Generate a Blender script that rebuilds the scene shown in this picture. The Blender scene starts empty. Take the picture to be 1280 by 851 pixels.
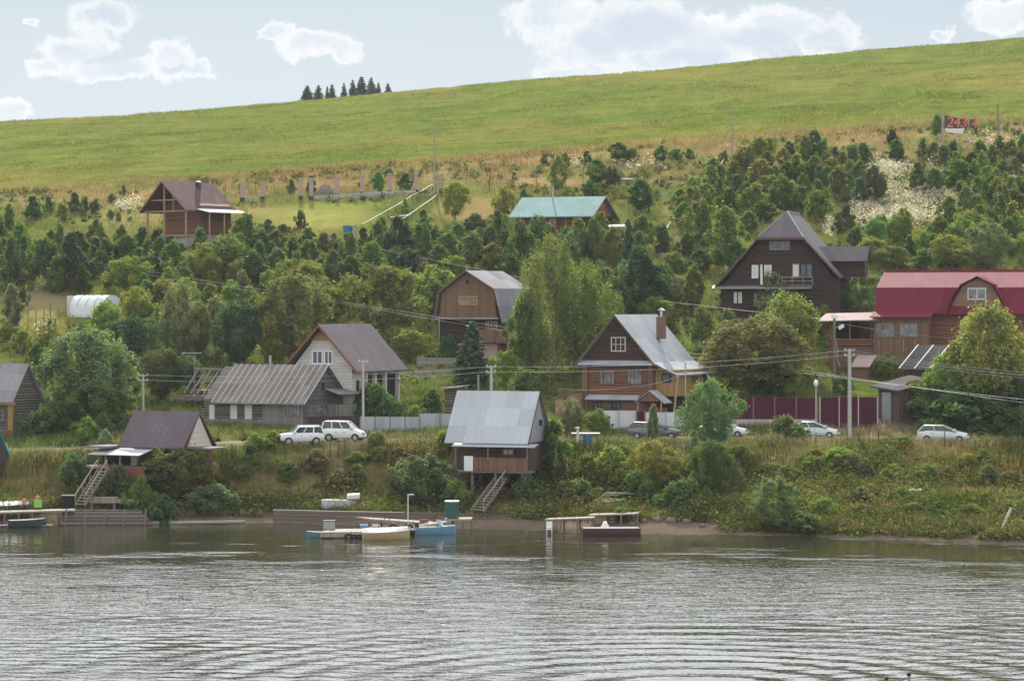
import bpy, math, random
import numpy as np
from mathutils import Vector
random.seed(7); rng = np.random.default_rng(11)
R = math.radians
scene = bpy.context.scene
COL = scene.collection
# ---------------------------------------------------------------- view geometry (metres; camera 18 m above the river, looking along +Y)
F, HC, YH, CX = 3625.0, 18.0, 385.0, 640.0
def P(px, py, Y): return Vector(((px-CX)*Y/F, Y, HC+(YH-py)*Y/F))
def W(px, py): return P(px, py, F*HC/(py-YH))          # a point on the water

# ---------------------------------------------------------------- mesh builder
class MB:
    def __init__(s): s.v=[]; s.f=[]
    def poly(s, pts):
        n=len(s.v); s.v += [tuple(p) for p in pts]; s.f.append(tuple(range(n,n+len(pts)))); return s
    def obox(s, o, a, b, c):
        o,a,b,c = map(Vector,(o,a,b,c)); n=len(s.v)
        s.v += [tuple(o+a*i+b*j+c*k) for k in (0,1) for j in (0,1) for i in (0,1)]
        fs=[(0,2,3,1),(4,5,7,6),(0,1,5,4),(2,6,7,3),(0,4,6,2),(1,3,7,5)]
        if a.cross(b).dot(c) < 0: fs=[f[::-1] for f in fs]
        s.f += [tuple(n+i for i in f) for f in fs]; return s
    def box(s, x0,x1,y0,y1,z0,z1): return s.obox((x0,y0,z0),(x1-x0,0,0),(0,y1-y0,0),(0,0,z1-z0))
    def beam(s, p0, p1, w=.1, h=None):
        p0,p1=Vector(p0),Vector(p1); d=p1-p0; h=h or w
        t=d.cross(Vector((0,0,1)))
        if t.length<1e-4: t=Vector((1,0,0))
        t.normalize(); u=t.cross(d).normalized()
        return s.obox(p0-t*w/2-u*h/2, d, t*w, u*h)
    def tube(s, p0, p1, r0, r1=None, n=8, cap=True):
        p0,p1=Vector(p0),Vector(p1); r1=r0 if r1 is None else r1
        d=(p1-p0).normalized(); a=d.cross(Vector((0,0,1)))
        if a.length<1e-3: a=Vector((1,0,0))
        a.normalize(); b=d.cross(a); k=len(s.v)
        for p,r in((p0,r0),(p1,r1)):
            for i in range(n):
                t=2*math.pi*i/n; s.v.append(tuple(p+a*(r*math.cos(t))+b*(r*math.sin(t))))
        for i in range(n):
            j=(i+1)%n; s.f.append((k+i,k+j,k+n+j,k+n+i)[::-1])
        if cap: s.f.append(tuple(range(k,k+n))); s.f.append(tuple(range(k+2*n-1,k+n-1,-1)))
        return s
    def path(s, pts, r, n=5):
        for a,b in zip(pts[:-1],pts[1:]): s.tube(a,b,r,r,n,False)
        return s
    def prism(s, prof, axis, a0, a1):
        """closed polygon prof [(u,z)] (counter-clockwise seen from -axis side) swept along axis"""
        q=(lambda u,z,a:(u,a,z)) if axis=='y' else (lambda u,z,a:(a,u,z))
        n=len(prof); A=[q(u,z,a0) for u,z in prof]; B=[q(u,z,a1) for u,z in prof]
        fl = axis!='y'
        fs=[A, B[::-1]]+[[A[i],B[i],B[(i+1)%n],A[(i+1)%n]] for i in range(n)]
        for f in fs: s.poly(f[::-1] if fl else f)
        return s
    def sheet(s, prof, axis, a0, a1, t=.12):
        """open roof polyline with thickness"""
        low=[(u,z-t) for u,z in prof]
        return s.prism(low+list(prof)[::-1], axis, a0, a1)
    def loft(s, rings, closed=True, caps=True):
        k=len(s.v); n=len(rings[0])
        for r in rings: s.v += [tuple(p) for p in r]
        for i in range(len(rings)-1):
            for j in range(n if closed else n-1):
                a=k+i*n+j; b=k+i*n+(j+1)%n; s.f.append((a,b,b+n,a+n))
        if caps: s.f.append(tuple(range(k+n-1,k-1,-1))); s.f.append(tuple(range(k+(len(rings)-1)*n,k+len(rings)*n)))
        return s
    def build(s, name, mat, parent=None, smooth=False, bevel=0):
        me=bpy.data.meshes.new(name); me.from_pydata(s.v,[],s.f); me.update()
        uv=me.uv_layers.new(name='UVMap'); V=me.vertices; Z=Vector((0,0,1))
        for p in me.polygons:
            n=p.normal
            if abs(n.z)>.97: t,b=Vector((1,0,0)),Vector((0,1,0))
            else: t=Z.cross(n).normalized(); b=n.cross(t)
            for li in p.loop_indices:
                c=V[me.loops[li].vertex_index].co; uv.data[li].uv=(c.dot(t),c.dot(b))
        if smooth: me.polygons.foreach_set('use_smooth',[True]*len(me.polygons))
        me.materials.append(mat) if mat else None
        o=bpy.data.objects.new(name,me); COL.objects.link(o)
        if parent: o.parent=parent
        if bevel:
            m=o.modifiers.new('bevel','BEVEL'); m.width=bevel; m.segments=2; m.limit_method='ANGLE'
        return o

def tag(o, label=None, cat=None, group=None, kind=None):
    if cat and not kind: kind='thing'
    for k,v in(('label',label),('category',cat),('group',group),('kind',kind)):
        if v: o[k]=v
    return o
def thing(name, label, cat, loc, rz=0, group=None):
    o=bpy.data.objects.new(name,None); COL.objects.link(o); o.empty_display_size=.2
    o.location=loc; o.rotation_euler=(0,0,rz); return tag(o,label,cat,group)
def copy_tree(o, parent=None):
    c=o.copy(); COL.objects.link(c); c.parent=parent
    for ch in list(o.children): copy_tree(ch,c)
    return c

# ---------------------------------------------------------------- materials
class NT:
    def __init__(s,name):
        s.m=bpy.data.materials.new(name); s.m.use_nodes=True; s.t=s.m.node_tree; s.t.nodes.clear()
        s.out=s.n('ShaderNodeOutputMaterial')
    def n(s,ty,**k):
        x=s.t.nodes.new(ty)
        for a,b in k.items():
            if a=='i':
                for kk,vv in b.items(): s.set(x,kk,vv)
            else: setattr(x,a,b)
        return x
    def set(s,x,kk,vv):
        if isinstance(vv,bpy.types.NodeSocket): s.t.links.new(vv,x.inputs[kk])
        else: x.inputs[kk].default_value=vv
    def math(s,op,a,b=0.,c=0.,clamp=False):
        x=s.n('ShaderNodeMath',operation=op); x.use_clamp=clamp
        for i,v in enumerate((a,b,c)):
            s.set(x,i,v)
        return x.outputs[0]
    def mix(s,f,a,b,blend='MIX'):
        x=s.n('ShaderNodeMix',data_type='RGBA',blend_type=blend); s.set(x,0,f)
        for k,v in((6,a),(7,b)): s.set(x,k,(*v,1) if isinstance(v,tuple) and len(v)==3 else v)
        return x.outputs[2]
    def noise(s,co,scale,detail=3,rough=.55):
        x=s.n('ShaderNodeTexNoise',i={'Scale':scale,'Detail':detail,'Roughness':rough}); s.t.links.new(co,x.inputs['Vector']); return x.outputs[0]
    def ramp(s,f,lo,hi): return s.n('ShaderNodeMapRange',i={0:f,1:lo,2:hi}).outputs[0]
    def coord(s,k='Object'): return s.n('ShaderNodeTexCoord').outputs[k]
    def xyz(s,v): return s.n('ShaderNodeSeparateXYZ',i={0:v}).outputs
    def bsdf(s,col,rough=.7,metal=0.,height=None,bd=.03,bs=.6,spec=.4):
        b=s.n('ShaderNodeBsdfPrincipled',i={'Metallic':metal,'Specular IOR Level':spec})
        s.set(b,'Base Color',(*col,1) if isinstance(col,tuple) else col); s.set(b,'Roughness',rough)
        if height is not None:
            bp=s.n('ShaderNodeBump',i={'Distance':bd,'Strength':bs,'Height':height}); s.t.links.new(bp.outputs[0],b.inputs['Normal'])
        s.t.links.new(b.outputs[0],s.out.inputs[0]); return s.m
def dk(c,k): return tuple(x*k for x in c)
def m_plain(name,col,rough=.7,metal=0.,var=.25,scale=3.,spec=.4):
    t=NT(name); nz=t.noise(t.coord(),scale,4); c=t.mix(nz,dk(col,1-var),dk(col,1+var)); return t.bsdf(c,rough,metal,nz,.01,.3,spec)
def m_boards(name,c1,c2,axis='v',pitch=.15,gap=.12,rough=.8,log=False):
    """boards or logs: per-board tone, dark joints, weathering along the grain"""
    t=NT(name); u,v,_=t.xyz(t.coord('UV')); a,b=(u,v) if axis=='v' else (v,u)
    q=t.math('DIVIDE',a,pitch); fr=t.math('FRACT',q); fl=t.math('FLOOR',q)
    wn=t.n('ShaderNodeTexWhiteNoise',noise_dimensions='1D'); t.t.links.new(fl,wn.inputs['W'])
    cv=t.n('ShaderNodeCombineXYZ'); t.t.links.new(t.math('MULTIPLY',a,9.),cv.inputs[0]); t.t.links.new(t.math('MULTIPLY',b,.8),cv.inputs[1]); t.t.links.new(t.math('MULTIPLY',fl,3.1),cv.inputs[2])
    nz=t.noise(cv.outputs[0],1.6,4,.6)
    f=t.math('ADD',t.math('MULTIPLY',wn.outputs[0],.55),t.math('MULTIPLY',nz,.55))
    c=t.mix(f,c1,c2)
    edge=t.math('SUBTRACT',1.,t.math('MULTIPLY',t.math('ABSOLUTE',t.math('SUBTRACT',fr,.5)),2.))   # 0 at the joint
    j=t.math('LESS_THAN',edge,gap)
    c=t.mix(j,c,dk(c1,.35))
    h=t.math('SQRT',edge) if log else t.math('MINIMUM',t.math('MULTIPLY',edge,6.),1.)
    return t.bsdf(c,rough,0,h,.08 if log else .02,.9,.25)
def m_roof(name,col,pitch=.45,rough=.45,metal=.0,var=.15,tile=0.,streak=(.5,.45,.4),sv=.12):
    """ribbed sheet roofing; tile>0 adds the steps of a pressed metal tile"""
    t=NT(name); u,v,_=t.xyz(t.coord('UV')); fr=t.math('FRACT',t.math('DIVIDE',u,pitch))
    h=t.math('POWER',t.math('ABSOLUTE',t.math('SINE',t.math('MULTIPLY',fr,math.pi))),.5 if tile else 6.)
    if not tile: h=t.math('GREATER_THAN',t.math('ABSOLUTE',t.math('SUBTRACT',fr,.5)),.42)
    if tile: h=t.math('ADD',h,t.math('MULTIPLY',t.math('FRACT',t.math('DIVIDE',v,tile)),-.9))
    cv=t.n('ShaderNodeCombineXYZ'); t.t.links.new(t.math('MULTIPLY',u,2.),cv.inputs[0]); t.t.links.new(t.math('MULTIPLY',v,.25),cv.inputs[1])
    nz=t.noise(cv.outputs[0],1.5,5,.65); n2=t.noise(t.coord('UV'),.5,3)
    pn=t.n('ShaderNodeTexWhiteNoise',noise_dimensions='2D')
    c2=t.n('ShaderNodeCombineXYZ'); t.t.links.new(t.math('FLOOR',t.math('DIVIDE',u,pitch*2.5)),c2.inputs[0]); t.t.links.new(t.math('FLOOR',t.math('DIVIDE',v,1.8)),c2.inputs[1]); t.t.links.new(c2.outputs[0],pn.inputs['Vector'])
    f=t.math('ADD',t.math('ADD',t.math('MULTIPLY',nz,.4),t.math('MULTIPLY',n2,.25)),t.math('MULTIPLY',pn.outputs[0],.5))
    c=t.mix(f,dk(col,1-var*1.6),dk(col,1+var*1.6))
    c=t.mix(t.math('MULTIPLY',t.ramp(nz,.58,.8),sv*3),c,streak)
    return t.bsdf(c,t.math('ADD',rough+.22,t.math('MULTIPLY',nz,.2)),metal*0,h,.035,.8,.07)
def m_brick(name,c1,c2,mortar,w=.4,h=.2):
    t=NT(name); b=t.n('ShaderNodeTexBrick',i={'Color1':(*c1,1),'Color2':(*c2,1),'Mortar':(*mortar,1),'Scale':1.,'Brick Width':w,'Row Height':h,'Mortar Size':.018,'Bias':-.2})
    uv=t.coord('UV'); t.t.links.new(uv,b.inputs['Vector']); nz=t.noise(uv,2.5,5); c=t.mix(t.math('MULTIPLY',nz,.5),b.outputs[0],dk(c2,.6))
    return t.bsdf(c,.85,0,b.outputs[1],-.02,.7,.2)
def m_leaf(name,trans=.5):
    t=NT(name); oi=t.n('ShaderNodeObjectInfo'); at=t.n('ShaderNodeAttribute',attribute_name='v')
    nz=t.noise(t.coord(),2.6,3); r=t.math('ADD',t.math('MULTIPLY',at.outputs['Fac'],.75),t.math('MULTIPLY',nz,.7))
    hs=t.n('ShaderNodeHueSaturation'); t.t.links.new(oi.outputs['Color'],hs.inputs['Color'])
    t.set(hs,'Value',t.math('ADD',.5,r)); t.set(hs,'Hue',t.math('SUBTRACT',.53,t.math('MULTIPLY',at.outputs['Fac'],.03))); t.set(hs,'Saturation',t.math('ADD',.8,t.math('MULTIPLY',nz,.3)))
    d=t.n('ShaderNodeBsdfDiffuse'); t.t.links.new(hs.outputs[0],d.inputs[0])
    tr=t.n('ShaderNodeBsdfTranslucent'); t.t.links.new(t.mix(1.,hs.outputs[0],(1.25,1.3,.6),'MULTIPLY'),tr.inputs[0])
    g=t.n('ShaderNodeBsdfGlossy',i={'Roughness':.45,'Color':(.8,.85,.9,1)})
    m=t.n('ShaderNodeMixShader',i={0:trans,1:d.outputs[0],2:tr.outputs[0]}); m2=t.n('ShaderNodeMixShader',i={0:.018,1:m.outputs[0],2:g.outputs[0]})
    t.t.links.new(m2.outputs[0],t.out.inputs[0]); return t.m
def m_attr(name,trans=.35):
    t=NT(name); at=t.n('ShaderNodeAttribute',attribute_name='Col')
    d=t.n('ShaderNodeBsdfDiffuse'); t.t.links.new(at.outputs[0],d.inputs[0])
    tr=t.n('ShaderNodeBsdfTranslucent'); t.t.links.new(t.mix(1.,at.outputs[0],(1.2,1.2,.8),'MULTIPLY'),tr.inputs[0])
    m=t.n('ShaderNodeMixShader',i={0:trans,1:d.outputs[0],2:tr.outputs[0]}); t.t.links.new(m.outputs[0],t.out.inputs[0]); return t.m
def m_glass(name,col=(.03,.04,.05),rough=.12):
    t=NT(name); nz=t.noise(t.coord(),1.7,2); return t.bsdf(t.mix(t.ramp(nz,.35,.65),dk(col,.5),dk(col,1.8)),rough,0,nz,.004,.4,.5)

M={}
M['leaf']=m_leaf('leaf'); M['needle']=m_leaf('needle',.2); M['tuft']=m_attr('grass_blades'); M['weed']=m_attr('weed_leaves',.4)
M['bark']=m_plain('bark',(.11,.085,.065),.9,0,.4,6); M['birchbark']=m_plain('pale_bark',(.42,.4,.36),.85,0,.5,7)
M['glass']=m_glass('window_glass'); M['cglass']=m_glass('curtained_glass',(.11,.12,.125),.15); M['carglass']=m_glass('car_glass',(.03,.04,.04),.06)
M['white']=m_plain('white_paint',(.7,.7,.68),.5,0,.08); M['offwhite']=m_plain('worn_white',(.5,.5,.47),.6,0,.2)
M['conc']=m_plain('concrete',(.36,.35,.33),.85,0,.2,2); M['stone']=m_plain('rubble_stone',(.3,.26,.23),.9,0,.4,1.3)
M['metal']=m_plain('dull_metal',(.32,.33,.34),.45,.6,.2); M['darkmetal']=m_plain('rusty_metal',(.05,.042,.04),.7,.3,.3)
M['wire']=m_plain('aluminium_wire',(.3,.3,.3),.5,.3,.1); M['greywood']=m_boards('weathered_boards',(.13,.12,.115),(.27,.25,.23),'v',.16)
M['greywoodh']=m_boards('weathered_planks',(.16,.14,.12),(.34,.3,.26),'h',.15); M['plank']=m_boards('bleached_planks',(.2,.175,.15),(.38,.34,.285),'v',.19,.14,.85)
M['oldwood']=m_plain('old_wood',(.16,.13,.11),.9,0,.4,2); M['polewood']=m_plain('pole_wood',(.27,.24,.21),.9,0,.25,2)
M['rubber']=m_plain('black_rubber',(.018,.018,.02),.7,0,.2)
CLOUD_W,CLOUD_S,CLOUD_V,SKY_GAIN,EXPO,HAZE,BGS,SUNE,CLOUD_FILL=(5.0,5.0,4.95),(3.1,3.55,4.05),(3.7,4.15,4.75),(.19,.23,.27),.4,.00006,.15,4.8,(11.,11.4,12.)
# ---------------------------------------------------------------- terrain
def hsh(i,j):
    n=(i*374761393+j*668265263)&0xffffffff; n=((n^(n>>13))*1274126177)&0xffffffff
    return ((n^(n>>16))&0xffff)/65535.0
def vn(x,y):
    x=np.asarray(x,float); y=np.asarray(y,float); i=np.floor(x).astype(np.int64); j=np.floor(y).astype(np.int64); u=x-i; v=y-j
    u=u*u*(3-2*u); v=v*v*(3-2*v)
    return (hsh(i,j)*(1-u)+hsh(i+1,j)*u)*(1-v)+(hsh(i,j+1)*(1-u)+hsh(i+1,j+1)*u)*v
def fbm(x,y,o=4):
    s=0;a=.5;t=0
    for k in range(o): s=s+a*vn(x*2**k+17*k,y*2**k+5*k); t+=a; a*=.5
    return s/t
PXC=np.array([-300,0,160,320,480,640,800,960,1120,1280,1580.])
SH =np.array([660,656,655,653,658,663,667,669,674,681,695.])       # waterline
YS =F*HC/(SH-YH)
def row(*v): return np.array(v,float)
def zy(Y,py): return HC+(YH-py)*Y/F
ROWS=[]   # (Y array, z array)
ROWS.append((YS-60,row(*[-6]*11))); ROWS.append((YS-8,row(*[-1.2]*11))); ROWS.append((YS,row(*[0.]*11)))
ROWS.append((YS+2.5,row(*[.55,.55,.6,.6,.55,.5,.5,.55,.6,.6,.7])))
def addr(dY,*py):
    Y=np.maximum(YS+dY[0],dY[1]) if isinstance(dY,tuple) else np.full(11,float(dY)); ROWS.append((Y,zy(Y,row(*py))))
YB=(YS+2.5)*.42+253*.58
ROWS.append((YB,zy(YB,row(622,618,614,615,618,622,615,608,610,618,630))))
addr(253.,  578,575,572,563,560,560,557,555,556,559,562)
addr(260.,  562,560,556,549,549,547,545,544,545,549,552)
addr(275.,  540,536,532,525,520,515,506,502,506,512,520)
addr(290.,  512,507,500,496,488,480,468,463,464,470,478)
addr(310.,  475,468,460,450,446,438,420,408,410,420,432)
addr(340.,  398,392,384,372,362,350,340,334,336,344,355)
addr(375.,  318,308,300,294,290,284,276,268,268,274,284)
addr(400.,  276,268,258,249,240,232,224,216,209,204,206)
addr(425.,  250,243,234,222,210,199,186,176,164,156,150)
addr(500.,  214,206,196,186,173,160,146,133,120,109,90)
addr(600.,  180,172,163,153,138,124,109,96,82,69,45)
addr(690.,  164,156.5,147,136,121,107,94,80,66,51.5,24)
z0=ROWS[-1][1]; ROWS.append((np.full(11,745.),z0-3.)); ROWS.append((np.full(11,900.),z0-22)); ROWS.append((np.full(11,1900.),z0-75))
RY=np.array([r[0] for r in ROWS]); RZ=np.array([r[1] for r in ROWS]); NR=len(ROWS)
PF=np.arange(-300,1581,4.)
def cub(tab):
    out=np.empty((NR,len(PF)))
    for k in range(NR):
        lin=np.interp(PF,PXC,tab[k]); ker=np.hanning(41); ker/=ker.sum(); pad=np.pad(lin,20,mode='reflect',reflect_type='odd'); out[k]=np.convolve(pad,ker,'valid')
    return out
FY,FZ=cub(RY),cub(RZ)
def ground_pY(px,Y):
    """height of the ground (and its row coordinate) at image column px and distance Y; arrays"""
    px=np.atleast_1d(np.asarray(px,float)); Y=np.atleast_1d(np.asarray(Y,float)); px,Y=np.broadcast_arrays(px,Y)
    q=np.clip((px+300)/4.,0,len(PF)-1.001); i=q.astype(int); t=q-i
    cy=FY[:,i]*(1-t)+FY[:,i+1]*t; cz=FZ[:,i]*(1-t)+FZ[:,i+1]*t
    k=np.clip((cy<Y).sum(0)-1,0,NR-2); ar=np.arange(len(Y)); y0,y1=cy[k,ar],cy[k+1,ar]; s=np.clip((Y-y0)/(y1-y0),0,1)
    zz=[cz[np.clip(k+d,0,NR-1),ar] for d in(-1,0,1,2)]; yy=[cy[np.clip(k+d,0,NR-1),ar] for d in(-1,0,1,2)]
    h=y1-y0; d=(zz[2]-zz[1])/h
    d0=(zz[1]-zz[0])/np.maximum(yy[1]-yy[0],1e-3); d2=(zz[3]-zz[2])/np.maximum(yy[3]-yy[2],1e-3)
    m0=np.where(d0*d>0,2*d0*d/(d0+d+1e-9),0); m1=np.where(d2*d>0,2*d2*d/(d2+d+1e-9),0)
    m0=np.where(k==0,d,m0); m1=np.where(k==NR-2,d,m1)
    z=(2*s**3-3*s**2+1)*zz[1]+(s**3-2*s**2+s)*h*m0+(3*s**2-2*s**3)*zz[2]+(s**3-s**2)*h*m1
    X=(px-CX)*Y/F; rc=k+s
    amp=np.clip((rc-2.5)*.6,0,1)*np.where(rc<5.2,.28,np.where(rc<14,.22,.35)); amp=np.where((rc>4.9)&(rc<6.3),.03,amp)
    z=z+amp*(fbm(X*.35,Y*.35)-.5)*1.6+np.where(rc>13,.9,.0)*(vn(X*.035,Y*.05)-.5)*np.clip(rc-13,0,1)
    return z,rc
def gz(X,Y): return float(ground_pY(CX+F*X/Y,Y)[0][0])
_YY=np.arange(212,742,.5)
def G(px,py,lo=None):
    z,_=ground_pY(np.full(len(_YY),float(px)),_YY); yy=YH-(z-HC)*F/_YY
    ok=np.where(yy<=py)[0]; i=ok[0] if len(ok) else len(_YY)-1
    Y=_YY[i]
    if i>0:
        a,b=yy[i-1],yy[i]
        if a>b: Y=_YY[i-1]+(a-py)/(a-b)*.5 if a>py else Y
    Y=float(np.clip(Y,212,742)); return Vector(((px-CX)*Y/F,Y,float(ground_pY(px,Y)[0][0])))

# albedo of the ground by place (photo column, photo row of the spot, row coordinate)
PATCH=[ # px,py,rx,ry,colour,weight : things that are really of another colour there
 (395,272,75,16,(.27,.26,.075),.9),(430,255,60,9,(.20,.24,.05),.7),(590,262,55,18,(.30,.21,.09),.8),(310,262,40,9,(.30,.24,.09),.7),
 (55,380,40,22,(.20,.15,.105),.95),(25,335,30,12,(.28,.20,.1),.8),(115,330,60,14,(.30,.25,.09),.8),(170,270,60,14,(.30,.24,.1),.8),
 (690,228,55,7,(.30,.21,.1),.9),(770,210,130,7,(.12,.12,.05),.6),(840,228,40,5,(.28,.18,.12),.85),(845,262,18,20,(.27,.24,.08),.9),(830,242,22,8,(.12,.17,.06),.9),
 (40,400,60,30,(.26,.24,.07),.7),(1075,483,40,14,(.16,.2,.04),.9),(1105,535,75,8,(.26,.2,.15),.9),(1030,528,120,7,(.22,.17,.13),.8),
 (520,480,35,25,(.13,.17,.045),.8),(520,470,25,6,(.22,.17,.1),.7),(395,540,40,8,(.1,.15,.04),.7),(840,310,28,26,(.2,.17,.08),.7),
 (30,600,80,24,(.24,.17,.075),.8),(395,595,75,20,(.22,.165,.075),.8),(870,600,60,28,(.22,.165,.08),.7),(1050,585,90,20,(.22,.18,.07),.7),(1200,600,90,28,(.20,.165,.07),.6),
 (300,575,50,14,(.12,.17,.045),.8),(700,610,90,20,(.08,.13,.04),.8),(760,575,60,16,(.13,.18,.045),.8),(480,630,100,9,(.17,.2,.045),.8),
]
def ground_col(px,py,rc,X,Y):
    n1=fbm(X*.12,Y*.09)[...,None]; n2=fbm(X*.55+40,Y*.4)[...,None]; n3=fbm(X*.03+9,Y*.02)[...,None]
    def c(*v): return np.array(v)
    field=c(.088,.135,.022)*(1-n1)+c(.172,.18,.04)*n1; tl=(.5+.5*np.sin((Y-X*.35)*1.05+4*fbm(X*.02,Y*.02)))[...,None]; field=field*(.9+.2*tl); field=field*(.72+.56*n2); field=field+(np.clip((n3-.5)*4,0,1))*c(.05,.015,.012)
    strip=c(.27,.19,.095)*(.7+.6*n2)+np.clip((n1-.45)*3,0,1)*c(-.05,.02,-.02)
    mead=(c(.21,.19,.06)*(1-n1)+c(.095,.135,.03)*n1)*(.7+.6*n2)
    yard=(c(.1,.135,.035)*(1-n1)+c(.17,.17,.06)*n1)*(.7+.6*n2)
    bank=(c(.11,.135,.04)*(1-n1)+c(.2,.16,.07)*n1)*(.65+.7*n2)
    beach=c(.15,.115,.085)*(.7+.6*n2); bed=c(.10,.085,.05)*(.8+.4*n2); road=c(.24,.195,.15)*(.8+.4*n2)
    stops=[(0,bed),(2.0,bed),(2.05,beach),(3.05,beach),(3.5,bank),(4.9,bank),(5.15,road),(5.85,road),(6.1,yard),(8.5,yard),(9.6,mead),(11.9,mead),(12.3,strip),(13.0,strip),(13.25,field),(30,field)]
    out=np.zeros(px.shape+(3,))
    for (a,ca),(b,cb) in zip(stops[:-1],stops[1:]):
        m=((rc>=a)&(rc<b))[...,None]; t=((rc-a)/(b-a))[...,None]; out=np.where(m,ca*(1-t)+cb*t,out)
    for (x,y,rx,ry,cc,w) in PATCH:
        d=((px-x)/rx)**2+((py-y)/ry)**2+(n2[...,0]-.5)*1.2
        k=(np.clip(1.3-d,0,1)*w)[...,None]; k=np.where((rc>2.3)[...,None],k,0); out=out*(1-k)+np.array(cc)*(.75+.5*n2)*k
    return np.clip(out,.01,.6)
def np_mesh(name,V,Fc,mat,cols=None,smooth=False,nper=4,attr='Col'):
    me=bpy.data.meshes.new(name); me.vertices.add(len(V)); me.vertices.foreach_set('co',np.ascontiguousarray(V,np.float32).ravel())
    nf=len(Fc); me.loops.add(nf*nper); me.loops.foreach_set('vertex_index',np.ascontiguousarray(Fc,np.int32).ravel())
    me.polygons.add(nf); me.polygons.foreach_set('loop_start',np.arange(0,nf*nper,nper,dtype=np.int32)); me.polygons.foreach_set('loop_total',np.full(nf,nper,np.int32))
    if smooth: me.polygons.foreach_set('use_smooth',np.ones(nf,bool))
    if cols is not None:
        if cols.ndim==2:
            a=me.attributes.new(attr,'FLOAT_COLOR','POINT'); a.data.foreach_set('color',np.hstack([cols,np.ones((len(cols),1))]).astype(np.float32).ravel())
        else:
            a=me.attributes.new(attr,'FLOAT','POINT'); a.data.foreach_set('value',cols.astype(np.float32))
    me.update(calc_edges=True); me.validate(); me.materials.append(mat); return me
def link(me,name,parent=None):
    o=bpy.data.objects.new(name,me); COL.objects.link(o)
    if parent: o.parent=parent
    return o
def grid_faces(nu,nv):
    i=np.arange(nv-1)[:,None]*nu+np.arange(nu-1)[None]; return np.stack([i,i+1,i+nu+1,i+nu],-1).reshape(-1,4)
def m_ground():
    t=NT('hillside_ground'); at=t.n('ShaderNodeAttribute',attribute_name='Col'); co=t.coord()
    n1=t.noise(co,3.,4,.7); n2=t.noise(co,.7,3); c=t.mix(t.math('MULTIPLY',t.ramp(n1,.4,.7),.5),at.outputs[0],t.mix(1.,at.outputs[0],(.55,.6,.5),'MULTIPLY'))
    c=t.mix(t.math('MULTIPLY',t.ramp(n2,.5,.75),.35),c,t.mix(1.,at.outputs[0],(1.4,1.25,1.2),'MULTIPLY'))
    return t.bsdf(c,.95,0,n1,.25,.8,0.)
gp=np.arange(-296,1577,8.); gY=np.concatenate([np.arange(150,215,6.),np.arange(215,264,.7),np.arange(264,430,1.5),np.arange(430,760,4.),np.arange(760,1900,40.)])
PX,YY=np.meshgrid(gp,gY); z,rc=ground_pY(PX.ravel(),YY.ravel()); Xf=(PX.ravel()-CX)*YY.ravel()/F
pyf=YH-(z-HC)*F/YY.ravel(); gc=ground_col(PX.ravel(),pyf,rc,Xf,YY.ravel())
me=np_mesh('hillside',np.stack([Xf,YY.ravel(),z],-1),grid_faces(len(gp),len(gY)),m_ground(),gc,True); tag(link(me,'hillside'),kind='structure')
# dirt road along the top of the bank, a sheet just over the ground
rp=np.arange(-120,1420,6.); rv=np.linspace(255.2,258.6,6); PX,YY=np.meshgrid(rp,rv); YY=YY+np.sin(PX/170.)*.5; z,rc=ground_pY(PX.ravel(),YY.ravel())
Xr=(PX.ravel()-CX)*YY.ravel()/F; rut=np.abs(((YY.ravel()-255.2)/3.4)*2-1)
cr=np.array([.27,.215,.165])*(.75+.5*fbm(Xr*.8,YY.ravel()*1.4)[:,None]); cr=np.where((rut<.22)[:,None],np.array([.13,.14,.055]),cr)
me=np_mesh('dirt_road',np.stack([Xr,YY.ravel(),z+.05],-1),grid_faces(len(rp),len(rv)),m_ground(),cr,True); tag(link(me,'dirt_road'),kind='structure')

# ---------------------------------------------------------------- river
def m_water():
    t=NT('river_water'); co=t.coord(); at=t.n('ShaderNodeAttribute',attribute_name='rip')
    def sc(x,y,z=1):
        return t.n('ShaderNodeMapping',i={'Vector':co,'Scale':(x,y,z)}).outputs[0]
    a=t.noise(sc(.62,1.05),1.,3,.62); b=t.noise(sc(.045,.075),1.,3,.6); c=t.noise(sc(2.3,3.6),1.,2,.5)
    h=t.math('ADD',t.math('MULTIPLY',a,1.),t.math('MULTIPLY',c,.09))
    h=t.math('MULTIPLY',h,t.math('MULTIPLY',at.outputs['Fac'],t.math('ADD',.35,t.math('MULTIPLY',t.ramp(b,.32,.68),1.))))
    bp=t.n('ShaderNodeBump',i={'Distance':.62,'Strength':1.,'Height':h})
    p=t.n('ShaderNodeBsdfPrincipled',i={'Base Color':(.034,.032,.018,1),'Roughness':.03,'IOR':1.33,'Specular IOR Level':.5}); t.t.links.new(bp.outputs[0],p.inputs['Normal'])
    t.t.links.new(p.outputs[0],t.out.inputs[0]); return t.m
wx=np.concatenate([[-400,-200,-100],np.arange(-52,52.1,.5),[100,200,400]]); wy=np.concatenate([[-60,0,60,100],np.arange(132,246,.28)])
X,Y=np.meshgrid(wx,wy); r=np.hypot(X-8.5,(Y-137)); ring=.042*np.sin(r*2*math.pi/2.6+.6*vn(X*.15,Y*.15)*6)*np.exp(-np.maximum(r-6,0)/40.)
ring+=np.interp(YH+HC*F/np.maximum(Y,30),[700,745,800,850],[.006,.016,.012,.007])*np.sin(Y*2*math.pi/1.55+1.5*np.sin(X*.07)+3*vn(X*.06,Y*.1))
ring*=((Y>131)&(np.abs(X)<60))*np.clip((240-Y)/60,.1,1)
py=YH+HC*F/np.maximum(Y,30); px=CX+F*X/np.maximum(Y,30)
rip=.012+np.interp(py,[655,680,698,718,745,770,800,850],[.012,.03,.1,.34,.42,.22,.13,.11])*(.6+.8*fbm(X*.05,Y*.03))
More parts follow.
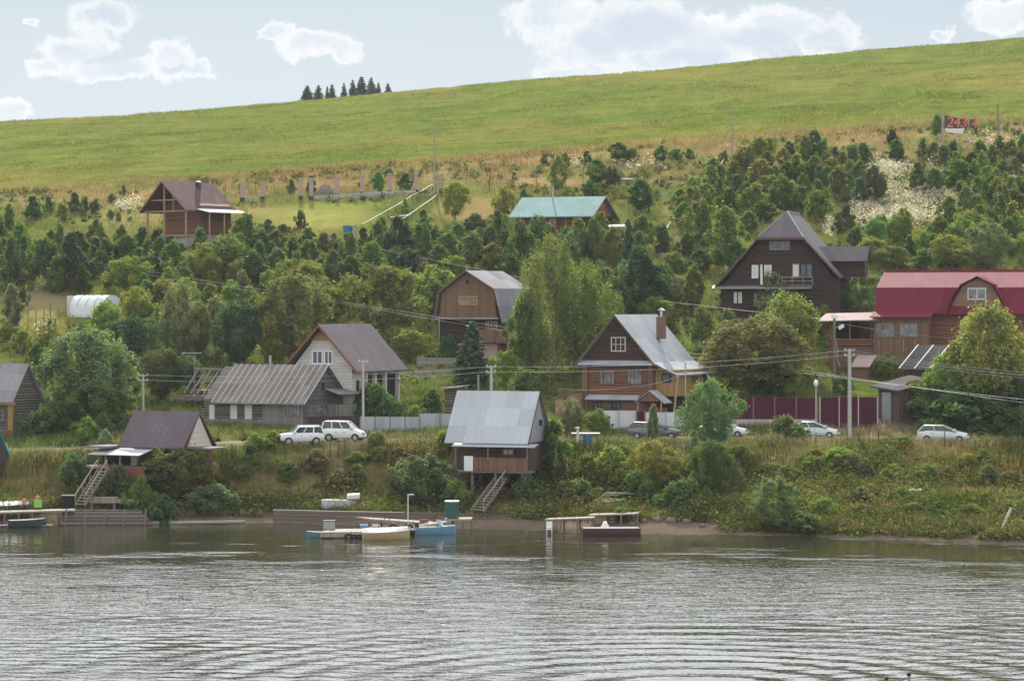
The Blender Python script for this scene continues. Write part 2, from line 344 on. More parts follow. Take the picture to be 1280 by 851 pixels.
for (x,y,rx,ry,w) in [(90,657,75,5,1.0),(420,671,90,6,1.0),(640,668,45,5,.9),(1000,672,130,6,.35),(860,668,40,4,.8),(620,805,120,14,.5),(1190,775,60,8,.6),(300,660,60,5,.8)]:
    rip+=.22*w*np.exp(-((px-x)/rx)**2-((py-y)/ry)**2)
edge=np.interp(px,PXC,YS)-Y; rip+=.4*np.exp(-(np.maximum(edge,0)/1.1)**2)*(edge>-3)*(.4+1.2*vn(X*.35,X*0+3.))*(Y>100)
rip+=np.where((py>676)&(py<712),.35*np.clip(fbm(X*.12+3,Y*.35)-.56,0,1)*4,0)
me=np_mesh('river',np.stack([X.ravel(),Y.ravel(),ring.ravel()],-1),grid_faces(len(wx),len(wy)),m_water(),rip.ravel(),True,attr='rip'); tag(link(me,'river'),kind='structure')
# ---------------------------------------------------------------- plants
def unit(v): return v/np.maximum(np.linalg.norm(v,axis=-1,keepdims=True),1e-9)
def leaf_quads(c,nrm,size,asp=1.5,g=None):
    """rhombic leaf sprays at c facing nrm"""
    g=g or rng; n=len(c); a=unit(np.cross(nrm,unit(g.normal(size=(n,3))))); b=np.cross(nrm,a)
    s=(size*g.uniform(.6,1.35,n))[:,None]; a=a*s*asp*.5; b=b*s*.5
    V=np.stack([c-a,c-b*.9+a*.1,c+a,c+b*.9+a*.1],1).reshape(-1,3); return V,np.arange(n*4).reshape(n,4)
PROFILE={ # half width of the crown against height, 0..1
 'round':[(0,.12),(.12,.55),(.3,.92),(.5,1),(.7,.9),(.86,.62),(.96,.3),(1,.06)],
 'oval':[(0,.15),(.15,.7),(.32,1),(.5,.93),(.68,.7),(.83,.46),(.94,.22),(1,.03)],
 'cone':[(0,.35),(.12,.85),(.25,1),(.45,.8),(.65,.55),(.82,.32),(.93,.15),(1,.02)],
 'weep':[(0,.5),(.1,.85),(.3,1),(.55,.92),(.75,.68),(.9,.38),(1,.05)],
 'shrub':[(0,.8),(.15,1),(.4,.98),(.65,.8),(.85,.5),(1,.1)],
}
def crown_mesh(name,prof,n,nclump,leaf,z0,seed,rag=.32,clr=0.139,droop=0.,mat='leaf'):
    """unit plant: height 1, half width 1; z0 = where the crown starts"""
    g=np.random.default_rng(seed); pz,pr=zip(*PROFILE[prof])
    cz=g.uniform(.02,.97,nclump*4); rr=np.interp(cz,pz,pr); keep=g.uniform(size=len(cz))<rr*.85+.15; cz,rr=cz[keep][:nclump],rr[keep][:nclump]; m=len(cz)
    th=g.uniform(0,2*math.pi,m); lob=1+rag*np.sin(th*2+g.uniform(0,6))+rag*.7*np.sin(th*3+cz*7+g.uniform(0,6)); rad=rr*np.sqrt(g.uniform(.25,1,m))*lob*.88
    C=np.stack([rad*np.cos(th),rad*np.sin(th),z0+(1-z0)*cz],-1)
    k=g.integers(0,m,n); d=unit(g.normal(size=(n,3))); d[:,2]=np.where(d[:,2]<-.35,-d[:,2],d[:,2]); q=g.uniform(.3,1,n)**.5
    cs=(clr*g.uniform(.6,1.3,m))[k][:,None]; off=d*q[:,None]*cs*np.where(g.uniform(size=(n,1))<.1,1.55,1)*np.array([1.35,1.35,.95*(1-z0)])
    if droop: off[:,2]-=droop*g.uniform(0,1,n)**2*cs[:,0]*2
    c=C[k]+off; c[:,2]=np.maximum(c[:,2],.01)
    nr=unit(d*np.array([1,1,1.2])*.8+.75*g.normal(size=(n,3))+np.array([0,0,.25]))
    return c,nr,leaf,C,g.normal(0,.2,m)[k]
def proto(name,prof,n,nclump,leaf,z0,seed,bark,H,Wd,**kw):
    """crown + trunk meshes at real size H (height) x Wd (half width); copies are scaled"""
    g=np.random.default_rng(seed+99); c,nr,leaf,C,cv=crown_mesh(name,prof,n,nclump,leaf,z0,seed,**kw)
    S=np.array([Wd,Wd,H]); V,Fc=leaf_quads(c*S,nr,np.full(len(c),leaf),1.6,g)
    v=np.repeat(np.clip(g.normal(.5,.2,len(c))+cv,0,1),4)
    cm=np_mesh(name+'_crown',V,Fc,M['leaf'],v,attr='v')
    b=MB(); r=.018*H+.02; top=z0+(1-z0)*.8; p=Vector((0,0,-.6)); lean=g.normal(size=2)*.02*H
    pts=[p]+[Vector((lean[0]*t*math.sin(t*3),lean[1]*t,top*H*t)) for t in(.2,.45,.7,1)]
    for i in range(4): b.tube(pts[i],pts[i+1],r*(1-.22*i),r*(1-.22*(i+1)),7,False)
    for q in g.permutation(len(C))[:14]:
        e=Vector(C[q]*S*np.array([.9,.9,1])); t=max(.12,min(.95,(e.z/H-.18)/top)); s0=Vector((lean[0]*t*math.sin(t*3),lean[1]*t,top*H*t)); mid=(s0*.55+e*.45)+Vector((0,0,-.03*H)); b.tube(s0,mid,r*.36,r*.22,5,False); b.tube(mid,e,r*.22,r*.07,5,False)
    o=b.build(name+'_trunk',bark,None,True); tm=o.data; bpy.data.objects.remove(o); return dict(crown=cm,trunk=tm,H=H,W=Wd)
def spruce_proto(name,seed,H,Wd,levels,leaf,fill):
    g=np.random.default_rng(seed); C=[];N=[];b=MB(); b.tube((0,0,-.6),(0,0,H*.97),.018*H+.03,.01,7,False)
    for i in range(levels):
        t=(i+.4)/levels; z=H*(.05+.93*t); L=Wd*(1-t)**.85*g.uniform(.9,1.1)+.06*Wd; k=max(5,int(11*(1-t*.5)))
        for j in range(k):
            th=2*math.pi*(j+g.uniform(-.3,.3))/k; l=L*g.uniform(.75,1.15); dr=l*g.uniform(.22,.42); dx=np.array([math.cos(th),math.sin(th),0]); sd=np.array([-dx[1],dx[0],0])
            b.tube((0,0,z),tuple(dx*l*.9+np.array([0,0,z-dr*.9])),.012*H*.3+.004,.004,4,False)
            m=max(4,int(fill*l)); s=g.uniform(.12,1,m); w=g.uniform(-1,1,m)*(.34*l*(1.05-s)+.05)
            C.append(dx*(s*l)[:,None]+sd*w[:,None]+np.stack([0*s,0*s,z-dr*s**1.3+.12*l*s*s-np.abs(w)*.35+g.normal(0,.03,m)*l],-1))
            N.append(unit(np.array([0,0,.7])+dx*.7+.8*g.normal(size=(m,3))))
    C=np.concatenate(C);N=np.concatenate(N); V,Fc=leaf_quads(C,N,np.full(len(C),leaf),1.9,g)
    cm=np_mesh(name+'_crown',V,Fc,M['needle'],np.repeat(np.clip(g.normal(.45,.22,len(C)),0,1),4),attr='v')
    o=b.build(name+'_trunk',M['bark'],None,True); tm=o.data; bpy.data.objects.remove(o); return dict(crown=cm,trunk=tm,H=H,W=Wd)
PROTO={
 'birch':[proto('birch%d'%i,'oval',6600,62,.165,.1,i+1,M['birchbark'],6,1.5,rag=.34,clr=0.164) for i in range(3)],
 'cone':[proto('cone%d'%i,'cone',5200,50,.145,.04,i+11,M['bark'],4.5,1.2,rag=.34,clr=0.164) for i in range(3)],
 'round':[proto('round%d'%i,'round',9500,85,.18,.13,i+21,M['bark'],6.5,2.7,rag=.32,clr=0.156) for i in range(3)],
 'big':[proto('big%d'%i,'round',22000,170,.185,.08,i+31,M['bark'],10,3.8,rag=.32,clr=0.123) for i in range(3)],
 'weep':[proto('weep%d'%i,'weep',21000,200,.15,.1,i+41,M['birchbark'],12,3.6,rag=.34,clr=0.098,droop=1.6) for i in range(2)],
 'willow':[proto('willow%d'%i,'round',17000,130,.135,.03,i+51,M['bark'],6,2.8,rag=.34,clr=0.123) for i in range(2)],
 'shrub':[proto('shrub%d'%i,'shrub',8000,70,.145,.0,i+61,M['bark'],2.6,1.7,rag=.36,clr=0.180) for i in range(3)],
 'pine':[proto('pine%d'%i,'oval',15000,95,.17,.04,i+71,M['bark'],8,2.3,rag=.32,clr=0.139) for i in range(2)],
 'spruce':[spruce_proto('spruce%d'%i,81+i,8,1.9,20,.27,24) for i in range(2)],
}
TINT={'mid':(.128,.168,.04),'yg':(.185,.205,.04),'yel':(.2,.21,.052),'dark':(.088,.125,.04),'grey':(.15,.17,.08),'pale':(.19,.2,.11),'olive':(.135,.155,.046),'rust':(.15,.138,.05),'blue':(.056,.085,.043),'bright':(.155,.23,.038)}
TONE={'mid':'green','yg':'yellowish green','yel':'yellowing','dark':'dark green','grey':'grey green','pale':'pale silvery','olive':'olive green','rust':'brownish olive','blue':'very dark','bright':'bright green'}
KIND={'birch':('birch_tree','birch','tree'),'cone':('young_tree','conical young tree','tree'),'round':('orchard_tree','rounded tree','tree'),'big':('broadleaf_tree','big leafy tree','tree'),'weep':('weeping_birch','tall drooping birch','tree'),'willow':('willow','willow','tree'),'shrub':('shrub','shrub','shrub'),'pine':('pine_tree','dense pine','tree'),'spruce':('spruce_tree','spruce','tree')}
LAND=[(240,262,'brown hill cabin'),(705,258,'green roofed house'),(600,395,'gambrel roofed house'),(440,450,'white brick house'),(325,500,'slate roofed house'),(12,500,'old left edge house'),(205,550,'purple roofed hut'),(622,540,'stilted hut'),(795,460,'log house with chimney'),(975,330,'dark brown house'),(1200,390,'crimson roofed house'),(113,380,'white polytunnel'),(1200,157,'torn red banner'),(1120,245,'pale fluffy flower patch'),(400,240,'row of brick fence pillars'),(543,200,'upper lawn pole'),(915,170,'field edge pole'),(1005,510,'maroon sheet fence'),(376,548,'white estate car'),(430,541,'white van'),(820,540,'dark silver car'),(1180,542,'rightmost car'),(500,655,'floating dock with barrel'),(740,655,'pier with maroon boat'),(45,640,'plank landing'),(434,283,'blue lawn barrel'),(1240,645,'leaning white post'),(610,610,'long stairs to the dock'),(1062,480,'tall concrete pole'),(430,115,'skyline crest'),(832,285,'pale sloping handrail'),(1017,350,'second balcony'),(785,223,'vegetable beds'),(179,490,'pole behind purple hut'),(430,632,'upturned grey boat')]
LAND=[l for l in LAND if l[2]!='second balcony']
ORD='first second third fourth fifth sixth seventh eighth ninth tenth eleventh twelfth thirteenth fourteenth fifteenth sixteenth seventeenth eighteenth nineteenth twentieth'.split()
PLANTS=[]
def plant(px,base,top,hw,kind,tint,Y=None):
    if Y is None: g=G(px,base)
    else:
        x=(px-CX)*Y/F; g=Vector((x,Y,gz(x,Y)))
    s=F/g.y; h=max(.8,(base-top)/s) if Y is None else max(.8,HC+(YH-top)*Y/F-g.z); w=hw/s
    pr=random.choice(PROTO[kind]); nm,word,cat=KIND[kind]
    rz=random.uniform(0,6.28); k=random.uniform(.92,1.08); sx,sz=w/pr['W']*1.08,h/pr['H']*.985
    t=TINT[tint]; col=tuple(c*random.uniform(.86,1.16) for c in t)+(1,)
    root=thing(nm,None,cat,(g.x,g.y,g.z-.05),rz); root.scale=(sx*k,sx/k,sz)
    for part in('trunk','crown'):
        o=link(pr[part],part,root); o.color=col
    PLANTS.append(dict(o=root,px=px,py=(base+top)/2,h=h,w=w,kind=kind,tint=tint,word=word))
def label_plants():
    by={}
    for p in PLANTS:
        best=min(LAND,key=lambda l:math.hypot(l[0]-p['px'],(l[1]-p['py'])*1.3)); dx,dy=p['px']-best[0],p['py']-best[1]
        rel=('right of' if dx>0 else 'left of') if abs(dx)>1.3*abs(dy) else ('uphill of' if dy<0 else 'below')
        hh=p['h']; size='small' if hh<2.6 else 'tall' if hh>7.5 else 'low' if hh<3.2 and p['w']>1.3 else 'slender' if p['w']<.24*hh else ''
        if p['kind']=='weep': size=''
        lab=' '.join(f"{size} {TONE[p['tint']]} {p['word']} {rel} the {best[2]}".split()); by.setdefault(lab,[]).append(p)
    for lab,ps in by.items():
        if len(ps)>1:
            ps.sort(key=lambda p:p['px'])
            for i,p in enumerate(ps):
                q=('leftmost' if i==0 else ORD[i]+' from left') if len(ps)>2 else ('left one of two' if i==0 else 'right one of two')
                p['o']['label']=lab+', '+q; p['o']['group']=lab.replace(' the ',' ')
        else: ps[0]['o']['label']=lab
# px, base, top, half width, kind, tint (pixels of the 1280-wide photograph)
T='''
41 275 246 13 cone dark;60 267 245 7 cone mid;77 276 250 10 cone yg;93 266 240 9 cone dark;106 267 243 7 cone mid;119 267 247 7 cone dark;154 249 231 5 cone mid;140 253 242 6 shrub yg;138 274 260 5 cone mid;148 276 264 4 shrub yg
11 290 252 10 cone dark;-4 300 258 12 cone mid;25 345 280 14 birch mid;75 322 278 10 cone mid;121 315 274 12 birch mid;88 362 290 20 cone blue;57 358 300 20 birch dark;14 360 300 15 cone dark;103 366 330 13 cone dark;70 366 322 14 cone mid
178 315 283 11 cone dark;195 315 287 11 cone blue;210 322 293 13 cone blue;160 332 295 18 birch mid;160 368 322 25 round yg;190 352 312 20 cone dark;213 354 322 8 cone yg;228 362 328 14 birch mid;250 318 284 13 cone mid;283 348 296 25 round mid;307 322 268 20 birch mid;324 346 300 14 cone dark;255 354 306 20 round yg;265 366 338 11 cone yg;302 378 338 11 birch grey;172 404 362 20 round yg;133 440 378 24 round yg
249 348 313 18 round mid;278 346 308 20 birch mid;316 358 316 18 birch dark;340 358 336 11 cone yg;231 365 334 14 birch mid;206 382 350 15 round yg;291 382 351 15 round bright;327 376 352 9 cone dark;185 385 350 14 birch mid;240 392 360 14 round mid;195 345 322 12 cone mid
376 286 260 8 cone dark;385 306 284 12 cone mid;354 293 280 7 shrub dark;336 296 274 9 birch mid;366 326 293 11 cone dark;345 316 288 13 birch mid;327 326 288 15 birch dark;347 347 310 16 birch grey;387 332 300 15 birch mid;405 319 291 11 birch olive;417 313 290 9 cone dark;417 357 314 15 birch dark;436 331 291 12 birch olive;440 362 320 16 birch dark;427 362 328 11 birch mid;464 357 304 17 birch mid;361 362 325 18 round yg;384 368 330 20 round yg;336 368 338 14 round yg;411 402 364 17 round yg;452 340 308 12 cone dark;400 350 322 13 cone mid;473 352 312 14 birch dark
497 342 273 23 pine blue;529 292 263 11 cone mid;527 332 280 15 birch mid;544 302 281 8 cone dark;515 358 312 23 pine blue;560 328 292 16 birch mid;594 298 267 17 pine dark;591 337 292 20 birch grey;622 306 264 11 cone dark;616 337 305 16 birch olive;638 342 304 11 pine dark;569 347 320 14 round yel;543 388 334 26 round yg;560 348 326 12 birch yg;629 340 323 7 cone bright;478 300 270 10 cone mid;607 342 318 10 cone mid;548 340 306 14 birch mid
473 242 215 9 birch bright;507 238 216 9 cone dark;389 242 219 7 cone dark;364 242 224 6 cone mid;486 222 210 7 shrub mid;569 278 228 17 round yg;630 276 234 14 round yel;506 268 248 5 cone bright;697 244 194 11 birch yg;747 232 199 14 birch mid;765 235 209 14 round dark;773 202 178 16 birch mid;737 244 225 9 shrub dark;655 248 236 5 cone mid;800 266 224 18 birch dark;827 204 182 9 birch mid;733 206 189 9 cone mid;706 214 191 8 birch yg;680 205 192 6 cone yg;845 200 186 8 shrub mid;862 199 184 7 cone mid;790 200 184 9 shrub yg
891 228 198 11 birch yg;868 250 222 14 birch yg;950 197 172 11 birch yg;905 206 186 7 cone mid;930 200 184 8 cone yg
1017 200 163 11 pine dark;986 198 177 10 pine dark;962 192 172 6 cone mid;946 194 175 7 cone yel;1044 203 184 8 cone dark;1079 208 179 11 pine dark;1064 212 182 11 birch mid;1115 184 162 8 pine blue;1120 202 175 14 pine dark;1153 197 170 8 cone mid;1171 172 144 7 birch mid;1191 202 173 10 cone dark;1168 202 178 9 birch mid;1249 195 167 9 cone dark;1264 200 175 10 birch mid;1275 207 186 9 cone dark;1225 193 173 11 cone mid;1216 214 190 15 birch mid
1147 240 204 13 cone dark;1167 242 211 12 birch mid;1094 252 207 14 pine dark;1075 254 221 13 cone dark;1047 247 210 15 birch mid;1022 252 225 11 cone mid;1002 264 234 13 cone dark;1022 277 240 17 birch mid;1048 293 265 10 cone mid;1058 287 255 11 cone dark;977 260 220 15 birch mid;951 237 200 18 birch yg;943 268 231 18 birch yg;985 229 203 14 birch mid;1008 226 203 10 cone dark;1039 223 198 15 birch yg;1188 286 246 15 birch yg;1210 304 264 19 round yg;1236 295 262 15 pine dark;1259 314 274 18 pine dark;1244 247 212 13 birch mid;1225 260 221 15 birch mid;1202 246 224 12 cone mid;1267 260 237 13 birch mid;1253 223 199 11 cone dark;1275 240 221 11 birch mid;1197 232 200 17 birch mid;1234 236 208 12 birch yg
1089 328 297 22 round yg;1137 322 294 9 cone dark;1154 338 311 16 birch mid;1182 334 294 19 round yg;1236 337 280 33 willow grey;1196 338 308 22 round yg;1115 337 308 22 round mid;1278 336 294 14 round yg;1070 312 284 12 birch mid;1165 322 292 13 birch mid
905 340 260 22 birch mid;875 316 252 18 birch mid;854 288 254 13 birch mid;851 256 236 13 birch yg;883 256 230 15 birch yg;913 265 236 15 pine dark;933 257 229 14 pine dark;920 243 219 12 cone dark;954 278 252 18 birch mid;936 292 264 13 birch mid;962 246 220 16 birch yg;868 392 333 15 birch mid;875 342 312 17 birch dark;920 346 302 16 birch dark;878 438 385 16 birch mid;843 347 316 19 willow olive;848 382 346 17 willow pale;825 392 332 17 birch dark;890 300 268 14 birch mid;830 362 330 13 birch mid;860 330 292 14 birch dark
692 472 288 42 weep olive;733 468 326 40 weep mid;657 472 368 22 birch mid;786 345 270 14 spruce blue;797 408 312 35 pine blue;742 328 274 13 pine dark;765 336 286 15 birch mid;649 330 276 15 birch dark;673 302 270 14 birch mid;629 300 268 10 birch yg;802 312 270 15 birch mid;710 310 284 12 birch mid;770 420 350 24 birch dark;820 418 372 20 round mid;638 348 318 12 birch dark
478 428 334 42 round olive;417 402 360 24 round yg;493 436 408 14 round yg;512 454 414 23 round yg;541 404 350 20 birch mid;590 484 396 26 spruce blue;466 526 480 24 shrub dark;498 527 502 16 shrub mid;518 528 507 11 shrub yg;541 514 488 14 shrub mid;632 482 440 15 round yg;655 500 462 16 birch mid;560 452 420 12 shrub dark;486 505 492 9 shrub dark
223 456 358 29 willow grey;247 450 378 22 big olive;270 442 374 20 birch grey;298 460 376 35 big blue;363 454 345 42 big rust;338 458 418 16 round yel;386 362 326 16 round yg;310 385 360 14 shrub yg;350 456 420 16 round yg
16 412 356 15 birch grey;28 387 356 9 cone dark;173 414 362 20 round yg;162 470 398 36 big blue;105 537 414 54 big grey;46 464 430 12 birch dark;55 487 458 11 round yg;157 524 456 18 birch mid;122 542 480 40 big dark;200 502 436 28 big dark;232 502 445 25 big dark;40 550 516 20 shrub dark;108 554 524 17 shrub mid;128 550 519 13 shrub dark;151 542 518 11 shrub dark;131 558 538 10 shrub pale;232 507 485 14 shrub yg;72 546 500 24 big dark;188 470 420 20 round dark;28 440 412 12 shrub yg;8 425 405 12 round yg
694 600 525 22 birch mid;715 547 500 18 willow grey;747 546 512 16 round mid;888 566 478 32 willow grey;818 614 553 33 willow yg;816 560 506 9 birch grey;796 628 588 22 shrub dark;891 624 552 26 big dark;968 661 598 32 willow grey;1005 664 640 24 shrub mid;768 606 562 26 shrub yg;735 598 568 18 shrub mid;91 617 568 19 round dark;222 628 558 42 big mid;150 630 586 24 shrub dark;530 634 570 42 willow dark;505 612 575 22 shrub grey;570 640 600 20 shrub mid;660 632 598 24 shrub dark;720 632 600 26 shrub mid;855 640 600 24 shrub dark;178 640 600 18 shrub mid;925 580 556 18 shrub mid
940 498 398 60 big olive;985 474 368 44 big yg;965 404 340 23 willow pale;1035 396 346 31 willow grey;1076 395 340 28 willow grey;960 497 452 32 big dark;905 470 420 28 big olive;1236 536 384 52 big yel;1188 530 442 38 big yg;1152 530 474 26 round olive;1268 538 468 32 big dark;1216 540 486 54 shrub dark;1111 474 442 21 round yg;1054 498 467 13 round dark;980 550 520 17 shrub mid;1000 552 532 12 shrub mid;1140 528 500 16 shrub dark;1165 536 508 20 shrub dark;1268 548 510 20 shrub dark;1005 402 372 18 round yg
1085 600 582 8 shrub blue;1130 560 545 12 shrub mid;1230 580 562 12 shrub mid;262 640 606 26 shrub grey;205 655 622 20 shrub dark;340 560 540 16 shrub yg;318 562 543 13 shrub yg;470 562 540 12 shrub yg;556 562 538 13 shrub yg;360 600 575 14 shrub olive;445 600 580 14 shrub olive
'''
for l in T.replace('\n',';').split(';'):
    if l.strip():
        a=l.split(); plant(*map(float,a[:4]),a[4],a[5])
for px,top,hw in[(384,107,9),(398,107,7),(409,108,4),(415,106,6),(430,104,5),(441,100,6),(452,96,8),(464,97,7),(473,103,5),(485,105,6)]:
    plant(px,0,top-2,hw*1.75,'spruce','blue',Y=722+random.uniform(-8,8))
# the thicket between the placed trees
def inpoly(x,y,pl):
    c=False; j=len(pl)-1
    for i in range(len(pl)):
        (x1,y1),(x2,y2)=pl[i],pl[j]
        if (y1>y)!=(y2>y) and x<(x2-x1)*(y-y1)/(y2-y1)+x1: c=not c
        j=i
    return c
THICK=[([(-20,300),(20,315),(130,318),(200,320),(320,300),(330,350),(150,368),(-20,350)],26,('birch','cone'),('mid','dark','mid')),
 ([(150,375),(330,345),(640,330),(650,372),(540,400),(400,400),(330,440),(240,450),(150,420)],26,('round','birch'),('yg','mid','mid','olive')),
 ([(330,300),(430,310),(640,310),(640,345),(330,350)],12,('birch','cone'),('mid','dark')),
 ([(840,250),(930,210),(1080,200),(1070,262),(1020,262),(960,300),(890,330),(850,300)],34,('birch','birch','cone'),('mid','yg','mid')),
 ([(1170,205),(1290,190),(1290,310),(1240,320),(1190,300),(1200,250)],26,('birch','birch','cone'),('mid','yg','mid')),
 ([(1080,295),(1290,310),(1290,335),(1100,335)],12,('round','birch'),('yg','mid')),
 ([(640,300),(860,300),(860,400),(780,420),(640,340)],20,('birch','birch'),('dark','mid')),
 ([(880,395),(1030,395),(1030,440),(880,430)],8,('round','birch'),('yg','olive'))]
occ=[(p['px'],p['py']) for p in PLANTS]
KEEP=[(150,225,310,318),(640,240,775,300),(545,335,660,450),(890,262,1078,398),(725,390,890,520),(355,400,520,520),(1030,330,1300,470),(80,362,148,398)]   # nothing stands inside the houses
for pl,n,ks,ts in THICK:
    xs=[p[0] for p in pl]; ys=[p[1] for p in pl]; got=0
    for _ in range(4000):
        if got>=n: break
        x,y=random.uniform(min(xs),max(xs)),random.uniform(min(ys),max(ys))
        if not inpoly(x,y,pl) or any(a<x<c and b<y<d for a,b,c,d in KEEP): continue
        s=F/G(x,y).y; h=random.uniform(2.2,4.2)*s; 
        if any(math.hypot(x-a,(y-h/2-b))<11 for a,b in occ): continue
        plant(x,y,y-h,h*random.uniform(.26,.4),random.choice(ks),random.choice(ts)); occ.append((x,y-h/2)); got+=1

for k in range(80):
    x=random.uniform(5,1275); y=random.uniform(566,650)
    if (550<x<690 and y<612) or (100<x<300 and y<640) or x<125 or (330<x<560 and y>625): continue
    if any(math.hypot(x-a,y-8-b)<13 for a,b in occ): continue
    s=F/G(x,y).y; h=random.uniform(.9,1.7)*s; plant(x,y,y-h,h*random.uniform(.55,.9),'shrub',random.choice(('mid','yg','olive','grey','rust','yg','mid'))); occ.append((x,y-8))
# ---------------------------------------------------------------- ground cover
def tufts(name,px,Y,h,w,nb,colfn,mat,lean=.35):
    z,rc=ground_pY(px,Y); X=(px-CX)*Y/F; py=YH-(z-HC)*F/Y; col=colfn(px,py,rc,X,Y); n=len(px); h=h(px,py,rc,X,Y) if callable(h) else np.full(n,h)
    ok=h>.05; X,Y,z,col,h=X[ok],Y[ok],z[ok],col[ok],h[ok]; n=len(X)
    base=np.repeat(np.stack([X,Y,z-.05],-1),nb,0); hh=np.repeat(h,nb)*rng.uniform(.55,1.15,n*nb); th=rng.uniform(0,2*math.pi,n*nb); sp=rng.uniform(0,1,n*nb)**.6*np.repeat(h,nb)*.55
    base[:,0]+=np.cos(th)*sp; base[:,1]+=np.sin(th)*sp
    ln=rng.uniform(.1,1,n*nb)*lean*hh; t2=th+rng.normal(0,.5,n*nb); tip=base+np.stack([np.cos(t2)*ln,np.sin(t2)*ln,hh],-1)
    t3=rng.uniform(0,math.pi,n*nb); ww=w*hh**.5*rng.uniform(.6,1.4,n*nb); side=np.stack([np.cos(t3)*ww,np.sin(t3)*ww,0*ww],-1)
    mid=base*.45+tip*.55+np.array([0,0,.06])*hh[:,None]
    V=np.stack([base-side*.4,mid-side*.5,tip,mid+side*.5],1).reshape(-1,3)
    c=np.repeat(col,nb,0)*rng.uniform(.65,1.4,(n*nb,1)); C=np.repeat(np.clip(c,.005,.6),4,0)
    tag(link(np_mesh(name,V,np.arange(len(V)).reshape(-1,4),mat,C),name),kind='stuff')
def clear(px,py):   # bare spots: landings, beach, road traffic
    k=np.ones(len(px))
    for (x,y,rx,ry) in [(115,648,75,14),(40,380,45,16),(690,228,50,5),(395,270,90,16),(590,262,50,16),(1075,484,40,12)]: k=np.where(((px-x)/rx)**2+((py-y)/ry)**2<1,.18,k)
    return k
def bank_h(px,py,rc,X,Y):
    h=.22+.62*fbm(X*.22,Y*.3)+.25*vn(X*1.3,Y*1.3)**2; h=np.where(rc<np.where(px>900,2.06,2.6),.0,h); h=np.where((rc<3.1)&(px>330)&(px<900),.0,h); h=np.where((rc>5.3)&(rc<5.95),.12,h); h=np.where((rc>4.3)&(rc<=5.2),h*1.15+.2,h)
    near=np.zeros(len(px))
    for x0,x1 in[(345,460),(785,940),(985,1050),(1146,1212)]: near=np.maximum(near,((px>x0-6)&(px<x1+6)))
    h=np.where((near>0)&(rc>4.45),np.minimum(h,.7),h); return h*clear(px,py)*np.where((px>1120)&(px<1240)&(rc<3.6)&(rc>3.0),1.5,1.)
def lively(px,py,rc,X,Y):
    c=ground_col(px,py,rc,X,Y); n=vn(X*.5+3,Y*.5)[:,None]; g=fbm(X*.16+31,Y*.2+7)[:,None]; r=rng.uniform(size=(len(px),1))
    c=c*(.85+.5*n); c=np.where(g>.56,c*.45+np.array([.06,.1,.022]),c); c=np.where((g<.38)&(rc<4.9)[:,None],c*.5+np.array([.12,.085,.035]),c)
    c=np.where(r<.06,np.array([.3,.26,.15]),c); return np.where(r>.93,np.array([.14,.085,.045]),c)
n=52000; px=rng.uniform(-40,1320,n); Ysh=np.interp(px,PXC,YS); Y=Ysh+1+rng.uniform(0,1,n)*(292-Ysh)
tufts('bank_grass',px,Y,bank_h,.05,7,lively,M['tuft'])
n=60000; px=rng.uniform(-40,1320,n); Y=rng.uniform(288,432,n)
def mead_h(px,py,rc,X,Y): return (.25+.6*fbm(X*.2,Y*.2))*np.where(rc>11.6,1.15,1.)*clear(px,py)
tufts('meadow_grass',px,Y,mead_h,.07,5,lively,M['tuft'])
n=90000; px=rng.uniform(-40,1320,n); Y=425+275*rng.uniform(0,1,n)**1.25
def field_h(px,py,rc,X,Y): return np.where(rc<13.1,.75,.16+.42*np.clip(fbm(X*.11,Y*.055)-.32,0,1)*2)
def field_c(px,py,rc,X,Y):
    c=ground_col(px,py,rc,X,Y); n=fbm(X*.3,Y*.14)[:,None]; r=rng.uniform(size=(len(px),1)); c=c*(.6+.8*n); k=np.zeros(len(px))
    for (x,y,rx,ry) in[(1035,106,16,4),(1077,109,7,5),(975,136,16,4),(1015,135,6,4),(1067,133,4,3),(825,152,10,2.5),(230,203,14,3),(99,206,7,2),(772,161,6,2),(287,190,18,5),(143,202,12,2)]: k=np.maximum(k,np.exp(-((px-x)/rx)**2-((py-y)/ry)**2))
    c=c*(1-k[:,None])+np.array([.13,.1,.05])*k[:,None]; return np.where(r<.03,np.array([.3,.27,.12]),c)
tufts('field_grass',px,Y,field_h,.09,4,field_c,M['tuft'],.6)
# broad-leaved weeds
def weeds(name,n,pxr,Yr,size,h,colset,mask,seed):
    g=np.random.default_rng(seed); px=g.uniform(*pxr,n); Y=g.uniform(*Yr,n); z,rc=ground_pY(px,Y); X=(px-CX)*Y/F; py=YH-(z-HC)*F/Y; k=mask(px,py,rc,X,Y); px,Y,z,X=px[k],Y[k],z[k],X[k]; n=len(X); m=26
    hh=h*g.uniform(.5,1.3,n)*(.5+vn(X*.4,Y*.4)); d=unit(g.normal(size=(n*m,3))); d[:,2]=np.abs(d[:,2]); c=np.repeat(np.stack([X,Y,z],-1),m,0)+d*np.repeat(hh,m)[:,None]*np.array([.75,.75,1.])*g.uniform(.3,1,(n*m,1))
    V,Fc=leaf_quads(c,unit(d+.5*g.normal(size=d.shape)+np.array([0,0,.4])),np.full(n*m,size),1.4,g)
    cs=np.array(colset)[g.integers(0,len(colset),n)]*(.6+.8*vn(X*.25+9,Y*.25))[:,None]; C=np.repeat(np.repeat(cs,m,0)*g.uniform(.6,1.4,(n*m,1)),4,0)
    tag(link(np_mesh(name,V,Fc,M['weed'],np.clip(C,.005,.7)),name),kind='stuff')
